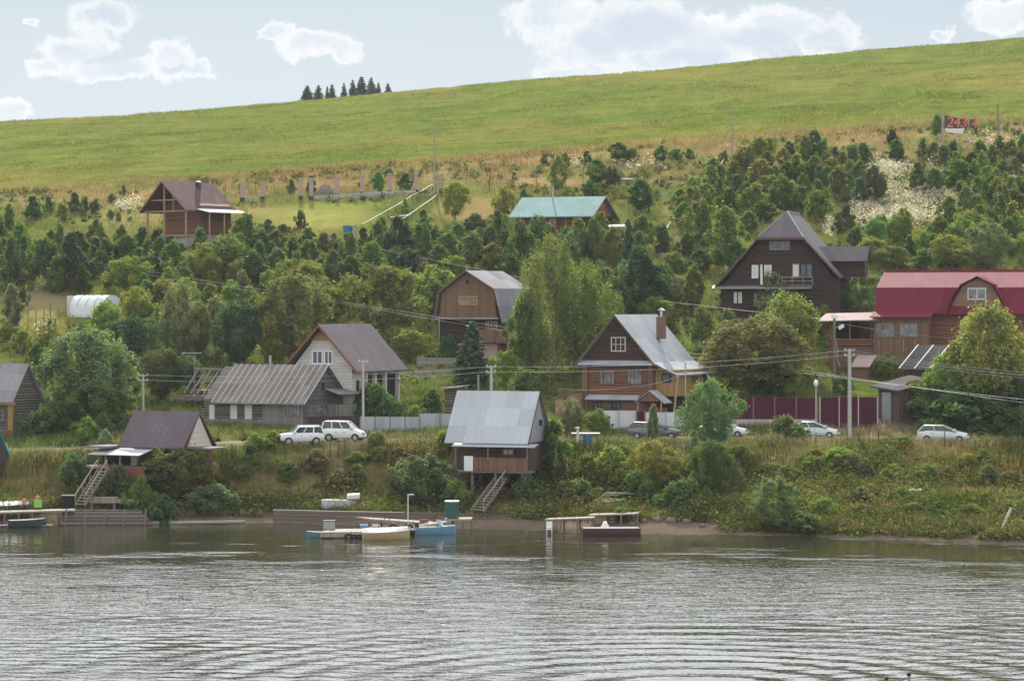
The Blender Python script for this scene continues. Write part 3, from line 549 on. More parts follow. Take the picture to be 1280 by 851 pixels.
def wmask(px,py,rc,X,Y):
    near=np.zeros(len(px),bool)
    for x0,x1 in[(345,460),(785,940),(985,1050),(1146,1212)]: near|=(px>x0-8)&(px<x1+8)
    return (rc>np.where((px>330)&(px<900),3.12,np.where(px>900,2.3,2.8)))&(rc<np.where(near,4.6,5.1))&(fbm(X*.13+5,Y*.2)>.36)&(clear(px,py)>.5)
weeds('bank_weeds',26000,(-30,1310),(220,257),.15,.95,[(.09,.14,.032),(.07,.11,.03),(.11,.15,.034),(.155,.185,.04),(.13,.16,.045),(.2,.185,.055),(.24,.155,.075),(.22,.2,.06),(.07,.1,.03)],wmask,5)
weeds('bank_scrub',6500,(-30,1310),(221,256),.17,2.0,[(.07,.11,.03),(.055,.085,.026),(.12,.15,.035),(.19,.19,.05),(.23,.15,.07),(.2,.13,.055),(.1,.13,.06)],lambda px,py,rc,X,Y:wmask(px,py,rc,X,Y)&(fbm(X*.3+50,Y*.3+8)>.5)&(rc<4.45),15)
weeds('yard_weeds',2600,(-30,1310),(259,312),.24,.8,[(.07,.11,.03),(.045,.08,.024),(.13,.16,.035)],lambda px,py,rc,X,Y:(fbm(X*.15,Y*.2)>.48)&(rc>5.9)&~((px>1030)&(px<1135)&(py>455)),6)
weeds('slope_weeds',5200,(-30,1310),(308,428),.28,.9,[(.07,.11,.03),(.045,.08,.024),(.14,.16,.04),(.16,.13,.05)],lambda px,py,rc,X,Y:(fbm(X*.1+2,Y*.1)>.47)&(clear(px,py)>.5),7)
# pale seed heads of the tall weeds
def fluff(px,py,rc,X,Y):
    k=np.zeros(len(px))
    for(x,y,rx,ry,w)in[(1120,262,52,20,1),(1112,212,24,12,.8),(1140,244,40,12,.9),(1180,212,18,14,.6),(1230,256,26,12,.5),(1195,252,20,10,.6),(1040,285,14,10,.5),(158,258,16,8,.3),(1235,178,45,10,.1),(810,208,50,6,.1),(720,208,30,7,.07),(1270,210,18,30,.12),(40,412,25,10,.06)]: k=np.maximum(k,w*np.exp(-(((px-x)/rx)**2+((py-y)/ry)**2)**2))
    return rng.uniform(size=len(px))<k*(.6+1.6*vn(X*.5,Y*.35)**1.5)
weeds('seed_heads',80000,(20,1300),(295,432),.18,1.2,[(.60,.54,.43),(.66,.61,.5),(.5,.43,.33)],fluff,8)
weeds('shore_reeds',700,(1120,1245),(222,236),.12,1.5,[(.06,.12,.025),(.09,.15,.03)],lambda px,py,rc,X,Y:(rc>2.95)&(rc<3.6),9)
label_plants()
# ---------------------------------------------------------------- houses
class House:
    def __init__(s,name,label,A,base,B,C,th,cat='house',Y=None):
        s.Y=G(A,base).y if Y is None else Y; s.base=base; s.A=A; s.B=B; s.th=R(th); s.sc=F/s.Y
        s.W=(B-A)/(s.sc*math.cos(s.th)); s.L=(C-B)/(s.sc*math.sin(s.th))
        s.root=thing(name,label,cat,P(A,base,s.Y),-s.th)
    def z(s,py): return (s.base-py)/s.sc
    def u(s,px): return (px-s.A)/(s.sc*math.cos(s.th))
    def v(s,px): return (px-s.B)/(s.sc*math.sin(s.th))
    def fr(s,px,py,y=0): return Vector((s.u(px),y,s.z(py)))
    def sd(s,px,py,x=None): return Vector((s.W if x is None else x,s.v(px),s.z(py)))
    def part(s,mb,name,mat,parent=None,**k): return mb.build(name,mat,parent or s.root,**k)
    def win(s,px0,px1,py0,py1,cols=2,rows=1,fm='white',pm='glass',side=False,y=0,x=None,fw=.09,sill=False):
        """window between photo corners on the front wall (side=True: right wall)"""
        if side: o=s.sd(px0,py1,x); t=Vector((0,1,0)); n=Vector((1,0,0)); w=s.v(px1)-s.v(px0)
        else: o=s.fr(px0,py1,y); t=Vector((1,0,0)); n=Vector((0,-1,0)); w=s.u(px1)-s.u(px0)
        return window(s.root,o,t,n,w,s.z(py0)-s.z(py1),cols,rows,M[fm],M[pm],fw,sill)
def window(root,o,t,n,w,h,cols,rows,fm,pm,fw=.09,sill=False):
    Z=Vector((0,0,1)); b=MB(); d=.09
    for i in range(cols+1):
        c=w*i/cols; f=fw if i in(0,cols) else fw*.7; x=min(max(c-f/2,0),w-f); b.obox(o+t*x,t*f,Z*h,n*d)
    for j in range(rows+1):
        c=h*j/rows; f=fw if j in(0,rows) else fw*.55; z=min(max(c-f/2,0),h-f)
        for i in range(cols):
            x0=fw if i==0 else w*i/cols+fw*.35; x1=w-fw if i==cols-1 else w*(i+1)/cols-fw*.35
            b.obox(o+t*x0+Z*z,t*(x1-x0),Z*f,n*(d-.012))
    wn=b.build('window',fm,root); MB().obox(o+t*.02+Z*.02+n*.004,t*(w-.04),Z*(h-.04),n*.035).build('pane',pm,wn)
    if sill: MB().obox(o-t*.08-Z*.09,t*(w+.16),Z*.085,n*.16).build('sill',fm,wn)
    return wn
def m(k,f,*a,**kw): M[k]=f(k,*a,**kw)
m('redlog',m_boards,(.12,.053,.032),(.225,.108,.062),'h',.24,.14,.7,True); m('darklog',m_boards,(.028,.017,.014),(.065,.038,.03),'h',.22,.14,.75,True)
m('brownlog',m_boards,(.07,.032,.022),(.15,.07,.042),'h',.24,.14,.7,True); m('greylog',m_boards,(.075,.062,.052),(.17,.15,.13),'h',.25,.2,.9,True)
m('brownboard',m_boards,(.11,.058,.036),(.245,.142,.088),'v',.17); m('yellowboard',m_boards,(.34,.21,.085),(.50,.34,.16),'v',.16); m('ochreboard',m_boards,(.24,.135,.05),(.4,.25,.1),'v',.16)
m('darkboard',m_boards,(.05,.035,.03),(.12,.085,.07),'v',.15); m('redboard',m_boards,(.17,.06,.036),(.28,.11,.065),'v',.14); m('cream',m_boards,(.46,.42,.36),(.58,.54,.48),'h',.2,.08,.6); m('greyboard',m_boards,(.20,.21,.22),(.32,.33,.34),'v',.2,.09)
m('tanboard',m_boards,(.28,.17,.10),(.40,.26,.16),'h',.2,.1)
m('whitebrick',m_brick,(.64,.61,.57),(.52,.49,.45),(.32,.3,.28),.6,.3); m('redbrick',m_brick,(.22,.085,.055),(.17,.065,.045),(.22,.19,.16),.27,.09)
m('roofgrey',m_roof,(.29,.31,.335),.55,.42,.1); m('rooflight',m_roof,(.36,.385,.42),.6,.38,.15,.2); m('roofbrown',m_roof,(.12,.10,.108),.42,.4,.0,.12); m('roofpurple',m_roof,(.115,.09,.105),.4,.42,0,.12)
m('rooftile',m_roof,(.115,.105,.115),.22,.4,0,.12,.35); m('roofred',m_roof,(.145,.022,.038),.22,.36,0,.12,.38,(.3,.06,.09),.06); m('rooftin',m_roof,(.19,.185,.195),.9,.55,.1,.3,0,(.33,.31,.3),.25); m('roofslate',m_roof,(.165,.15,.14),.35,.8,0,.25,.9,(.3,.26,.22),.2); m('roofgreen',m_roof,(.13,.235,.23),.5,.42,.05,.15); m('roofcabin',m_roof,(.085,.05,.05),.35,.42,0,.15,.35); m('roofteal',m_roof,(.05,.29,.36),.4,.4,0,.1); m('pinkroof',m_roof,(.33,.25,.23),.6,.5,0,.15)
m('fence_red',m_roof,(.066,.016,.03),.25,.45,0,.1,0,(.12,.03,.05),.05); m('fence_white',m_roof,(.50,.51,.53),.25,.5,0,.12,0,(.4,.38,.35),.1); m('fence_grey',m_roof,(.3,.32,.35),.3,.45,.1,.15); m('gate_dark',m_roof,(.05,.032,.035),.3,.5,0,.1)
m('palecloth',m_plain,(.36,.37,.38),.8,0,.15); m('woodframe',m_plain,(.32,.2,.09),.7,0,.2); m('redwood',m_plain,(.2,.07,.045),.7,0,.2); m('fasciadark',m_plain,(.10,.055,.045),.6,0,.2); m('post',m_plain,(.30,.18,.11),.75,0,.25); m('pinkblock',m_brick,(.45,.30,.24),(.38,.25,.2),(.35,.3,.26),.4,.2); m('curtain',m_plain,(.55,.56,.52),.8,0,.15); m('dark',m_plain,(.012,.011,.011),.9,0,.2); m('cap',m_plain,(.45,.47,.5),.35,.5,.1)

def gable(h,prof,wall,y0=0,y1=None,drop=1.2,inset=0):
    """walls: closed gable outline swept along the ridge"""
    y1=h.L if y1 is None else y1
    return h.part(MB().prism([(prof[0][0],-drop)]+[(prof[-1][0],-drop)]+list(prof)[::-1],'y',y0,y1),'wall',wall)
def verge(h,prof,y,mat,w=.2,t=.05,axis='y'):
    b=MB()
    for (u0,z0),(u1,z1) in zip(prof[:-1],prof[1:]):
        p=[(u0,z0),(u1,z1),(u1,z1-w),(u0,z0-w)]; b.prism([p[3],p[2],p[1],p[0]],axis,y-t,y)
    return h.part(b,'bargeboard',mat)
def simple_roof(h,prof,y0,y1,mat,t=.12,axis='y',name='roof'): return h.part(MB().sheet(prof,axis,y0,y1,t),name,mat)
def chimney(h,x,y,z0,z1,w,mat,capz=None):
    c=h.part(MB().box(x-w/2,x+w/2,y-w/2,y+w/2,z0,z1),'chimney',M[mat])
    b=MB(); b.tube((x,y,z1),(x,y,(capz or z1)-.12),.12,.12,8); b.prism([(x-.32,(capz or z1)-.15),(x+.32,(capz or z1)-.15),(x,(capz or z1)+.08)],'y',y-.3,y+.3); b.build('chimney_cap',M['cap'],c); return c

# --- log house with brick chimney
h=House('log_house','two storey brown log house with grey metal roof, brick chimney and ochre side veranda',729,517,816,870,24)
W_,L_=h.W,h.L; zr,ze=h.z(393),h.z(453); ap=W_*.47
prof=[(-.05,ze),(ap,zr-.25),(W_+.05,ze)]; gable(h,[(0,h.z(453)),(ap,zr-.3),(W_,h.z(453))],M['redlog'],0,L_)
rp=[(-.75,ze-.25),(ap,zr),(W_+.1,ze+.05),(W_+2.35,h.z(467))]; simple_roof(h,rp,-.55,L_+.5,M['roofgrey']); verge(h,rp,-.56,M['fasciadark'],.22)
h.part(MB().prism([(.25,h.z(453)+.25),(W_-.25,h.z(453)+.25),(ap,zr-.6)],'y',-.06,-.003),'gable_cladding',m_boards('gable_log',(.04,.022,.017),(.085,.045,.034),'h',.2,.15,.8,True))
for py,x0,x1 in((451,-.3,W_+.05),(494,.45,W_*.8)): h.part(MB().poly([(x0,-.75,h.z(py+4)),(x1,-.75,h.z(py+4)),(x1,-.004,h.z(py-1)),(x0,-.004,h.z(py-1))]).poly([(x0,-.75,h.z(py+5)),(x0,-.004,h.z(py+5)),(x1,-.004,h.z(py+5)),(x1,-.75,h.z(py+5))]).poly([(x0,-.75,h.z(py+5)),(x1,-.75,h.z(py+5)),(x1,-.75,h.z(py+4)),(x0,-.75,h.z(py+4))]),'pent_roof',M['roofgrey'])
for x in(0,W_-.55): h.part(MB().box(x,x+.5,-.28,-.004,-1,h.z(456)),'corner_logs',M['post' if 0 else 'brownboard'])
h.part(MB().box(.05,W_*.98,-.13,-.005,-1.2,h.z(499)),'basement_wall',M['redbrick'])
h.win(763.5,781.5,421,439,3,2,'offwhite'); h.win(749,768,462,480,4,1,'brownboard','cglass'); h.win(783,801,462,480,4,1,'brownboard','cglass'); h.win(742,753,502,510,2,1,'dark',y=-.14); h.win(765,776,502,510,2,1,'dark',y=-.14)
# veranda on the right under the low roof
vx=W_+2.0; vz0,vz1=h.z(494),h.z(466)
h.part(MB().box(W_+.004,vx,.25,L_-.6,vz0,vz1+.35),'veranda',M['ochreboard']); h.part(MB().box(W_+.004,vx-.3,.6,L_-.9,-1.2,vz0-.004),'under_veranda_shade',M['dark'])  # the lower block is coloured black for the shade beneath the raised floor
h.win(824,835,466,477,1,1,'dark','glass',y=.25); window(h.root,Vector((vx,h.v(846)-1.3,h.z(479))),Vector((0,1,0)),Vector((1,0,0)),1.9,.75,3,1,M['ochreboard'],M['glass']); window(h.root,Vector((vx,L_-2.7,h.z(490))),Vector((0,1,0)),Vector((1,0,0)),1.5,1.7,1,1,M['ochreboard'],M['dark'])
for y in(.5,L_*.5,L_-.8): h.part(MB().beam((vx-.1,y,-1.2),(vx-.1,y,vz0-.004),.16),'post',M['oldwood'])
chimney(h,W_*.80,L_*.55,h.z(424),h.z(396),.72,'redbrick',h.z(386))
# porch
px0=h.u(806); pw=2.3; pz=h.z(501)
h.part(MB().sheet([(px0-.35,pz),(px0+pw/2,h.z(486)),(px0+pw+.35,pz)],'y',-2.2,-.1,.08),'porch_roof',M['roofgrey'])
h.part(MB().prism([(px0+.1,pz+.12),(px0+pw-.1,pz+.12),(px0+pw/2,h.z(487)-.05)],'y',-2.1,-2.04),'porch_gable',M['redboard'])
for x in(px0,px0+pw): h.part(MB().beam((x,-2.05,-1.2),(x,-2.05,pz+.1),.13),'porch_post',M['post'])
h.part(MB().box(px0+.9,px0+pw-.1,-1.9,-.2,-1.2,pz-.5),'porch_wall',M['redboard'])

# --- white brick house
h=House('brick_house','unplastered white brick house with steep dark brown metal roof and white windows',367,524,442,492,25)
W_,L_=h.W,h.L; zr=h.z(405); ap=W_*.5; gable(h,[(0,h.z(458)),(ap,zr-.3),(W_,h.z(458))],M['whitebrick'],0,L_)
rp=[(-1.0,h.z(455)-.55),(ap,zr),(W_+1.0,h.z(463))]; simple_roof(h,rp,-.8,L_+.7,M['roofbrown']); verge(h,rp,-.81,M['redboard'],.28)
h.part(MB().prism([(ap-1.25,h.z(426)),(ap+1.25,h.z(426)),(ap,zr-.35)],'y',-.07,-.003),'gable_cladding',M['tanboard'])
h.win(391,405.5,437.5,455,2,1,'white',y=0,fw=.13); h.win(406.5,418,437.5,455,2,1,'white',fw=.13); h.win(448,452,473,491,1,1,'offwhite','glass',side=True) if 0 else window(h.root,Vector((W_,.5,h.z(491))),Vector((0,1,0)),Vector((1,0,0)),1.0,1.4,1,1,M['offwhite'],M['glass'],.12)
h.part(MB().box(W_+.004,W_+.06,2.2,L_-.3,h.z(500),h.z(466)),'recess_shade',M['dark'])  # near-black sheet painted as the shade in the openings between the pillars
for y in(2.1,3.9,6.0,L_-.3): h.part(MB().box(W_+.05,W_+.4,y,y+.35,-1.2,h.z(464)),'pillar',M['whitebrick'])
for y in(1.2,L_-.4): h.part(MB().beam((W_+.5,y,h.z(476)),(W_+1.3,y+1.2,h.z(482) if y<2 else h.z(490)),.14),'strut',M['post'])
h.part(MB().box(W_+.1,W_+.25,2.5,L_-.4,-1,h.z(498)),'parapet',M['redbrick'])

# --- grey wooden house with ribbed slate roof
h=House('wooden_house','weathered grey log and board house under a long slate roof with pale battens',279,533,383,428,28)
W_,L_=h.W,h.L; zr,ze=h.z(456),h.z(500); d=L_
h.part(MB().prism([(0,-1.2),(L_,-1.2),(L_,ze+.1),(L_*.5,zr-.25),(0,ze+.1)],'x',-2.2,W_),'wall',M['greylog'])
h.part(MB().box(h.u(331),W_+.03,-.09,-.004,-1.2,ze+.05),'board_cladding',M['greywood']); h.part(MB().box(-2.0,h.u(331)-.02,-.06,-.003,-1.2,h.z(523)),'board_skirt',M['greywood'])
h.part(MB().prism([(-.02,-1.2),(L_+.02,-1.2),(L_+.02,ze+.1),(L_*.5,zr-.27),(-.02,ze+.1)],'x',W_+.003,W_+.08),'gable_boards',m_boards('gable_boards_dark',(.06,.055,.052),(.13,.125,.12),'h',.2))
rp=[(-.6,ze-.22),(L_*.5,zr),(L_+.6,ze-.22)]; rf=simple_roof(h,rp,-1.0,W_+.55,M['roofslate'],.1,'x')
b=MB(); n=15
for i in range(n+1):
    x=-.95+(W_+1.45)*i/n
    for (y0,z0),(y1,z1) in zip(rp[:-1],rp[1:]): b.beam((x,y0,z0+.04),(x,y1,z1+.04),.06,.05)
b.build('battens',m_plain('batten',(.46,.44,.41),.8,0,.15),rf)
for a,c in((289,297.5),(308,317)): h.win(a,c,505,523,2,1,'offwhite','curtain')
h.win(261,268,506,524,1,1,'offwhite','curtain'); h.win(361,380,504,518,4,2,'oldwood','cglass',y=-.09,fw=.07); window(h.root,Vector((W_+.08,.5,h.z(519))),Vector((0,1,0)),Vector((1,0,0)),L_*.62,1.0,5,2,M['oldwood'],M['cglass'],.06)
window(h.root,Vector((W_+.08,L_*.40,h.z(488))),Vector((0,1,0)),Vector((1,0,0)),.7,.9,1,1,M['oldwood'],M['dark'],.06)
h.part(MB().tube((h.u(316),L_*.45,zr-.6),(h.u(316),L_*.45,h.z(445)),.13,.13,10),'flue_pipe',M['metal'])
h.part(MB().box(W_+.1,W_+1.5,L_*.55,L_+.1,-1.2,h.z(505)),'lean_to',M['greywood']); h.part(MB().obox((W_+.0,L_*.5,h.z(486)),(1.7,0,-.5),(0,L_*.6,0),(0,0,.08)),'lean_to_roof',M['rooftin'])

# --- purple roofed hut
h=House('riverside_hut','small hut with purple brown metal roof, cream gable and open porch above the landing',150,600,236,264,27)
W_,L_=h.W,h.L; zr,ze=h.z(514),h.z(556); h.part(MB().prism([(.3,h.z(592)),(L_,h.z(592)),(L_,ze+.05),(L_*.5,zr-.22),(.3,ze+.05)],'x',1.0,W_),'wall',M['redboard'])
rp=[(-.5,ze-.1),(L_*.5,zr),(L_+.5,ze-.1)]; simple_roof(h,rp,.05,W_+.1,M['roofpurple'],.1,'x'); verge(h,rp,W_+.16,M['fasciadark'],.2,.05,'x'); h.part(MB().prism([(.3,ze-.2),(L_-.1,ze-.2),(L_*.5,zr-.3)],'x',W_+.003,W_+.05),'gable_cladding',M['cream'])
h.part(MB().box(-2.4,W_*.62,-2.2,.3,h.z(584),h.z(581)),'deck',M['plank']); h.part(MB().box(-2.2,-.2+.2,-1.9,1.2,h.z(559),h.z(556.5)),'porch_roof',M['rooftin']); h.part(MB().obox((-1.6,-2.5,h.z(567)),(W_*.55+1.6,0,0),(0,2.75,.55),(0,0,.06)),'canopy',M['palecloth'])
for x in(-2.2,-.1,1.4): h.part(MB().beam((x,-2.0,-2.2),(x,-2.0,h.z(566)),.12),'post',M['polewood'])
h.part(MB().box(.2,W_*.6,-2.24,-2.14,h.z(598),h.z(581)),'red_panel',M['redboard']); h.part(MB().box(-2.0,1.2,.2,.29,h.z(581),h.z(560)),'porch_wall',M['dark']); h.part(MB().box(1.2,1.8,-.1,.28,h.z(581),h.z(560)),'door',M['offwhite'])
for x in(-1.8,.5,2.5,W_*.8): h.part(MB().beam((x,.5,-3),(x,.5,h.z(584)),.2),'stilt',M['oldwood'])
h.part(MB().box(W_+.1,W_+2.4,.6,.66,-1,h.z(560)),'screen_fence',M['brownboard']); h.part(MB().box(W_-.2,W_+2.6,.3,2.8,h.z(559),h.z(557)),'side_canopy',M['rooftin'])

# --- stilted hut
h=House('stilted_hut','dark board hut on stilts with pale blue grey metal roof and railed balcony',560,590,659,686,20,Y=247.)
W_,L_=h.W,h.L; zr,ze=h.z(489),h.z(552); h.part(MB().prism([(.9,h.z(588)),(L_,h.z(588)),(L_,ze+.05),(L_*.5+.1,zr-.22),(.9,ze+.05)],'x',.5,W_-.1),'wall',M['darkboard'])
rp=[(-.35,ze-.02),(L_*.5,zr),(L_+.4,ze+.3)]; simple_roof(h,rp,-.2,W_+.15,M['rooflight'],.08,'x'); verge(h,rp,W_+.21,M['fasciadark'],.22,.05,'x')
h.part(MB().prism([(.5,h.z(552)),(L_-.1,h.z(552)),(L_*.5,zr-.25)],'x',W_-.097,W_+.0),'gable_cladding',M['greyboard']); window(h.root,Vector((W_,L_*.55,h.z(532))),Vector((0,1,0)),Vector((1,0,0)),.55,.5,1,1,M['dark'],M['dark'],.05)
h.part(MB().obox((.7,-1.0,h.z(557)),(W_+.3,0,0),(0,1.1,.22),(0,0,.06)),'canopy',M['cap'])
h.part(MB().box(.7,W_+.4,-.95,.9,h.z(589),h.z(587)),'balcony_floor',M['oldwood']); h.part(MB().box(2.7,W_+.4,-1.0,-.94,h.z(586.5),h.z(570)),'balcony_rail',M['brownboard']); h.part(MB().box(1.85,2.65,-1.02,-.96,h.z(587),h.z(568.5)),'white_panel',M['white'])
for x in(1.0,W_*.55,W_+.3): h.part(MB().beam((x,-.85,h.z(587)),(x,-.85,h.z(556)),.11),'post',M['oldwood'])
for x in(.6,2.5,4.6,W_-.2):
    for y in(-.7,1.2,L_-.5): h.part(MB().beam((x,y,-4),(x,y,h.z(589)),.2),'stilt',M['oldwood'])
h.win(624,638,560,568,2,1,'oldwood','curtain',y=.9)
m('ochrebrown',m_boards,(.17,.1,.06),(.28,.175,.11),'h',.2,.1); m('darkslate',m_roof,(.085,.08,.08),.35,.8,0,.25,.9,(.2,.18,.16),.15)
# --- gambrel house
h=House('gambrel_house','tall brown board house with grey gambrel tin roof and yellow balcony',549,448,622,664,25)
W_,L_=h.W,h.L; ap=W_*.49
rp=[(-.45,h.z(398)),(.1,h.z(365)),(ap,h.z(338)),(W_-.15,h.z(361)),(W_+.75,h.z(402))]; wp=[(0,h.z(399)),(.32,h.z(366)),(ap,h.z(341)),(W_-.32,h.z(363)),(W_,h.z(399))]
gable(h,[(0,h.z(399)),(W_,h.z(399))],M['darklog'],.02,L_)
h.part(MB().prism([(0,h.z(399)+.004),(W_,h.z(399)+.004)]+wp[::-1][1:-1],'y',-.1,L_),'upper_wall',M['brownboard']); simple_roof(h,rp,-.55,L_+.3,M['rooftin'],.1); verge(h,rp,-.56,M['fasciadark'],.18)
h.win(574,587,370,381.5,2,2,'woodframe','cglass',y=-.1,fw=.16); h.win(588,598.5,370,381.5,2,2,'woodframe','glass',y=-.1,fw=.16); h.win(583.5,587,350.5,354,1,1,'dark','dark',y=-.1)
h.part(MB().box(-.2,W_+.3,-.5,-.11,h.z(399),h.z(396.5)),'pent_roof',M['rooftin'])
h.part(MB().box(W_*.72,W_+.0,-.55,0.01,h.z(428),h.z(411.5)),'balcony_panel',M['brownboard']); h.part(MB().box(W_+.004,W_+1.5,-.5,-.44,h.z(427),h.z(411)),'balcony_front',M['brownboard']); h.part(MB().box(W_+1.44,W_+1.5,-.43,L_-1.8,h.z(426.5),h.z(412)),'yellow_balcony',M['yellowboard'],); h.part(MB().box(W_+.004,W_+1.43,-.43,L_-1.8,h.z(428.5),h.z(427)),'balcony_floor',M['oldwood'])
h.part(MB().box(W_+.002,W_+.03,-.02,L_-2,h.z(411),h.z(402)),'veranda_glazing',M['glass'])
for y in(-.4,2.,4.4,L_-1.9): h.part(MB().beam((W_+1.4,y,-1.4),(W_+1.4,y,h.z(402)),.13),'post',M['post'])
h.win(608,622,401,411,4,1,'woodframe','glass',y=-.02,fw=.07); h.part(MB().box(-.02,W_+.02,-.1,.015,-1.4,h.z(429)),'basement_wall',M['pinkblock']); h.part(MB().box(W_+.003,W_+.2,.05,L_-.5,-1.4,h.z(429)),'cellar_wall',M['redbrick'])
h.part(MB().beam((h.u(551),-.35,-1.2),(h.u(551),-.35,h.z(398)),.08),'drain_pipe',M['metal']); h.part(MB().tube((ap,-.2,h.z(338)),(ap,-.2,h.z(331)),.05),'ridge_rod',M['metal'])

# --- brown cabin on the slope
h=House('hill_cabin','brown timber cabin with steep dark tile roof and open gable porch',181,303,239,291,38)
W_,L_=h.W,h.L; ap=W_*.46; zr=h.z(227); py0=2.6
rp=[(-.5,h.z(265)),(ap,zr),(W_+.35,h.z(264))]; simple_roof(h,rp,-.5,L_+.3,M['roofcabin'],.14); verge(h,rp,-.51,M['redboard'],.25)
gable(h,[(.9,h.z(258)),(ap,zr-.4),(W_-.3,h.z(258))],M['redlog'],py0,L_-.3,.0)
h.part(MB().box(.2,W_-.1,.0,L_-.4,h.z(297),h.z(294)),'deck',M['post']); h.part(MB().box(.3,W_-.2,.2,L_-.5,-3.0,h.z(297)),'foundation',M['stone'])
for u in(.45,ap,W_-.25): h.part(MB().beam((u,.05,h.z(294)),(u,.05,h.z(266) if u!=ap else h.z(232)),.2),'post',M['post'])
for z,a,b in((h.z(265),-.2,W_+.2),(h.z(251),1.1,W_-1.2)): h.part(MB().beam((a,.05,z),(b,.05,z),.16),'tie_beam',M['post'])
h.part(MB().beam((ap+1.6,.05,h.z(265)),(ap+1.6,.05,h.z(245)),.13),'king_post',M['post']); window(h.root,Vector((ap+.2,py0,h.z(258))),Vector((1,0,0)),Vector((0,-1,0)),1.2,1.3,2,1,M['redwood'],M['glass'])
h.part(MB().obox((W_+.25,1.5,h.z(263)),(2.2,0,-.45),(0,L_-1.,0),(0,0,.08)),'side_canopy',M['palecloth'])
for y in(1.8,4.5,L_-.8): h.part(MB().beam((W_+2.2,y,-1.5),(W_+2.2,y,h.z(268)),.13),'canopy_post',M['post'])
h.part(MB().box(W_-.29,W_-.2,3.2,L_-.6,h.z(294),h.z(268)),'side_wall',M['brownlog']); chimney(h,ap+.8,L_*.62,zr-1.2,h.z(227.5),.5,'darkmetal',h.z(226))

# --- green roofed house
h=House('green_roof_house','long red brown timber house with weathered green metal roof and open end porch',641,291,739,770,22)
W_,L_=h.W,h.L; zr,ze=h.z(245.5),h.z(270); h.part(MB().prism([(.3,-1.5),(L_-.3,-1.5),(L_-.3,ze),(L_*.5,zr-.3),(.3,ze)],'x',.3,W_-2.4),'wall',M['redlog'])
rp=[(-.5,ze-.15),(L_*.5,zr),(L_+.5,ze-.15)]; simple_roof(h,rp,-.4,W_+.3,M['roofgreen'],.12,'x'); verge(h,rp,W_+.36,M['redwood'],.22,.05,'x'); h.part(MB().prism([(.4,ze-.05),(L_-.4,ze-.05),(L_*.5,zr-.35)],'x',W_-.3,W_-.2),'gable_cladding',M['redboard'])
for y in(.4,L_*.5,L_-.4): h.part(MB().beam((W_-.25,y,-1.2),(W_-.25,y,ze-.1),.2),'post',M['redwood'])
for u in(.55,.68,.8): h.part(MB().beam((W_*u,-.2,-1.2),(W_*u,-.2,ze-.15),.22),'post',M['redwood'])
h.part(MB().box(.4,W_-.3,-.3,.1,-1.5,-.2),'deck',M['redwood']); h.win(686,692,274,284,1,1,'offwhite','cglass',y=.3); h.win(722,731,272,284,1,1,'redwood','dark',y=.3); h.part(MB().box(W_-2.3,W_-.4,L_*.1,L_*.9,-.4,.4),'porch_rail',M['offwhite']); h.part(MB().tube((h.u(679),L_*.4,zr-.6),(h.u(679),L_*.4,h.z(232)),.1,.1),'flue_pipe',M['metal'])

# --- dark brown house
h=House('dark_house','large dark brown log house with clipped gable tile roof and small dormer',901,405,1041,1071,15)
W_,L_=h.W,h.L; ap=W_*.545; zr,zc=h.z(264),h.z(297); cl=(zr-zc)/ (zr-h.z(357)); 
le,re=(-.75,h.z(360)),(W_+.5,h.z(346)); lc=(ap+(le[0]-ap)*cl,zc); rc_=(ap+(re[0]-ap)*cl*1.02,zc)
gable(h,[(0,h.z(360)),(0+.3,h.z(357)),(lc[0]+.3,zc-.2),(rc_[0]-.3,zc-.2),(W_-.1,h.z(348)),(W_,h.z(360))],M['darklog'],0,L_-.2)
b=MB(); f=-.6; bk=L_+.2; hp=2.6; Rf,Rb=Vector((ap,hp,zr)),Vector((ap,bk,zr)); A,B_=Vector((lc[0],f,zc)),Vector((rc_[0],f,zc)); Le,Re=Vector((le[0],f,le[1])),Vector((re[0],f,re[1]))
dn=Vector((0,0,-.14)); bv=Vector((0,bk-f,0))
for off,flip in((Vector(),False),(dn,True)):
    for pl in([Le,A,Rf,Rb,Le+bv][::-1],[Re,Re+bv,Rb,Rf,B_][::-1],[A,B_,Rf]):
        q=[p+off for p in pl]; b.poly(q[::-1] if flip else q)
for p,q in((Le,A),(A,B_),(B_,Re),(Re,Re+bv),(Le,Le+bv)): b.poly([p,q,q+dn,p+dn])
h.part(b,'roof',M['rooftile']); verge(h,[(le[0],le[1]),lc],f-.005,M['fasciadark'],.25); verge(h,[rc_,(re[0],re[1])],f-.005,M['fasciadark'],.25); h.part(MB().box(lc[0],rc_[0],f-.06,f-.006,zc-.28,zc-.02),'fascia',M['fasciadark'])
h.part(MB().beam(A+Vector((0,0,0)),Rf,.1),'hip_cap',M['rooftile']); h.part(MB().beam(B_,Rf,.16,.1),'hip_cap',M['roofgrey']); h.part(MB().beam(Rf,Rb,.24,.12),'ridge_cap',M['roofgrey'])
h.part(MB().obox((-.8,-.85,h.z(361)),(W_*.86,0,0),(0,.846,.25),(0,0,.1)),'pent_roof',M['metal'])
h.win(960.5,985,301.5,313,3,1,'greywood','glass',fw=.12); h.win(939,947,331.5,348,1,1,'white','curtain'); h.win(947.3,954,331.5,348,1,1,'dark','glass'); h.win(954.3,963,331.5,346,1,1,'white','curtain'); h.win(988,997,330,348,1,1,'greywood','curtain'); h.win(997.5,1013,330,347,2,1,'dark','glass'); h.win(917,921,365,379,1,1,'offwhite','curtain'); h.win(922.5,927,365,379,1,1,'offwhite','curtain'); h.win(941,946,365,379,1,1,'darkboard','cglass')
h.part(MB().prism([(h.u(951),h.z(356)),(h.u(954),h.z(356)),(h.u(953.5),h.z(331)),(h.u(951.2),h.z(331))],'y',-.9,-.86),'hanging_cloth',M['curtain'])
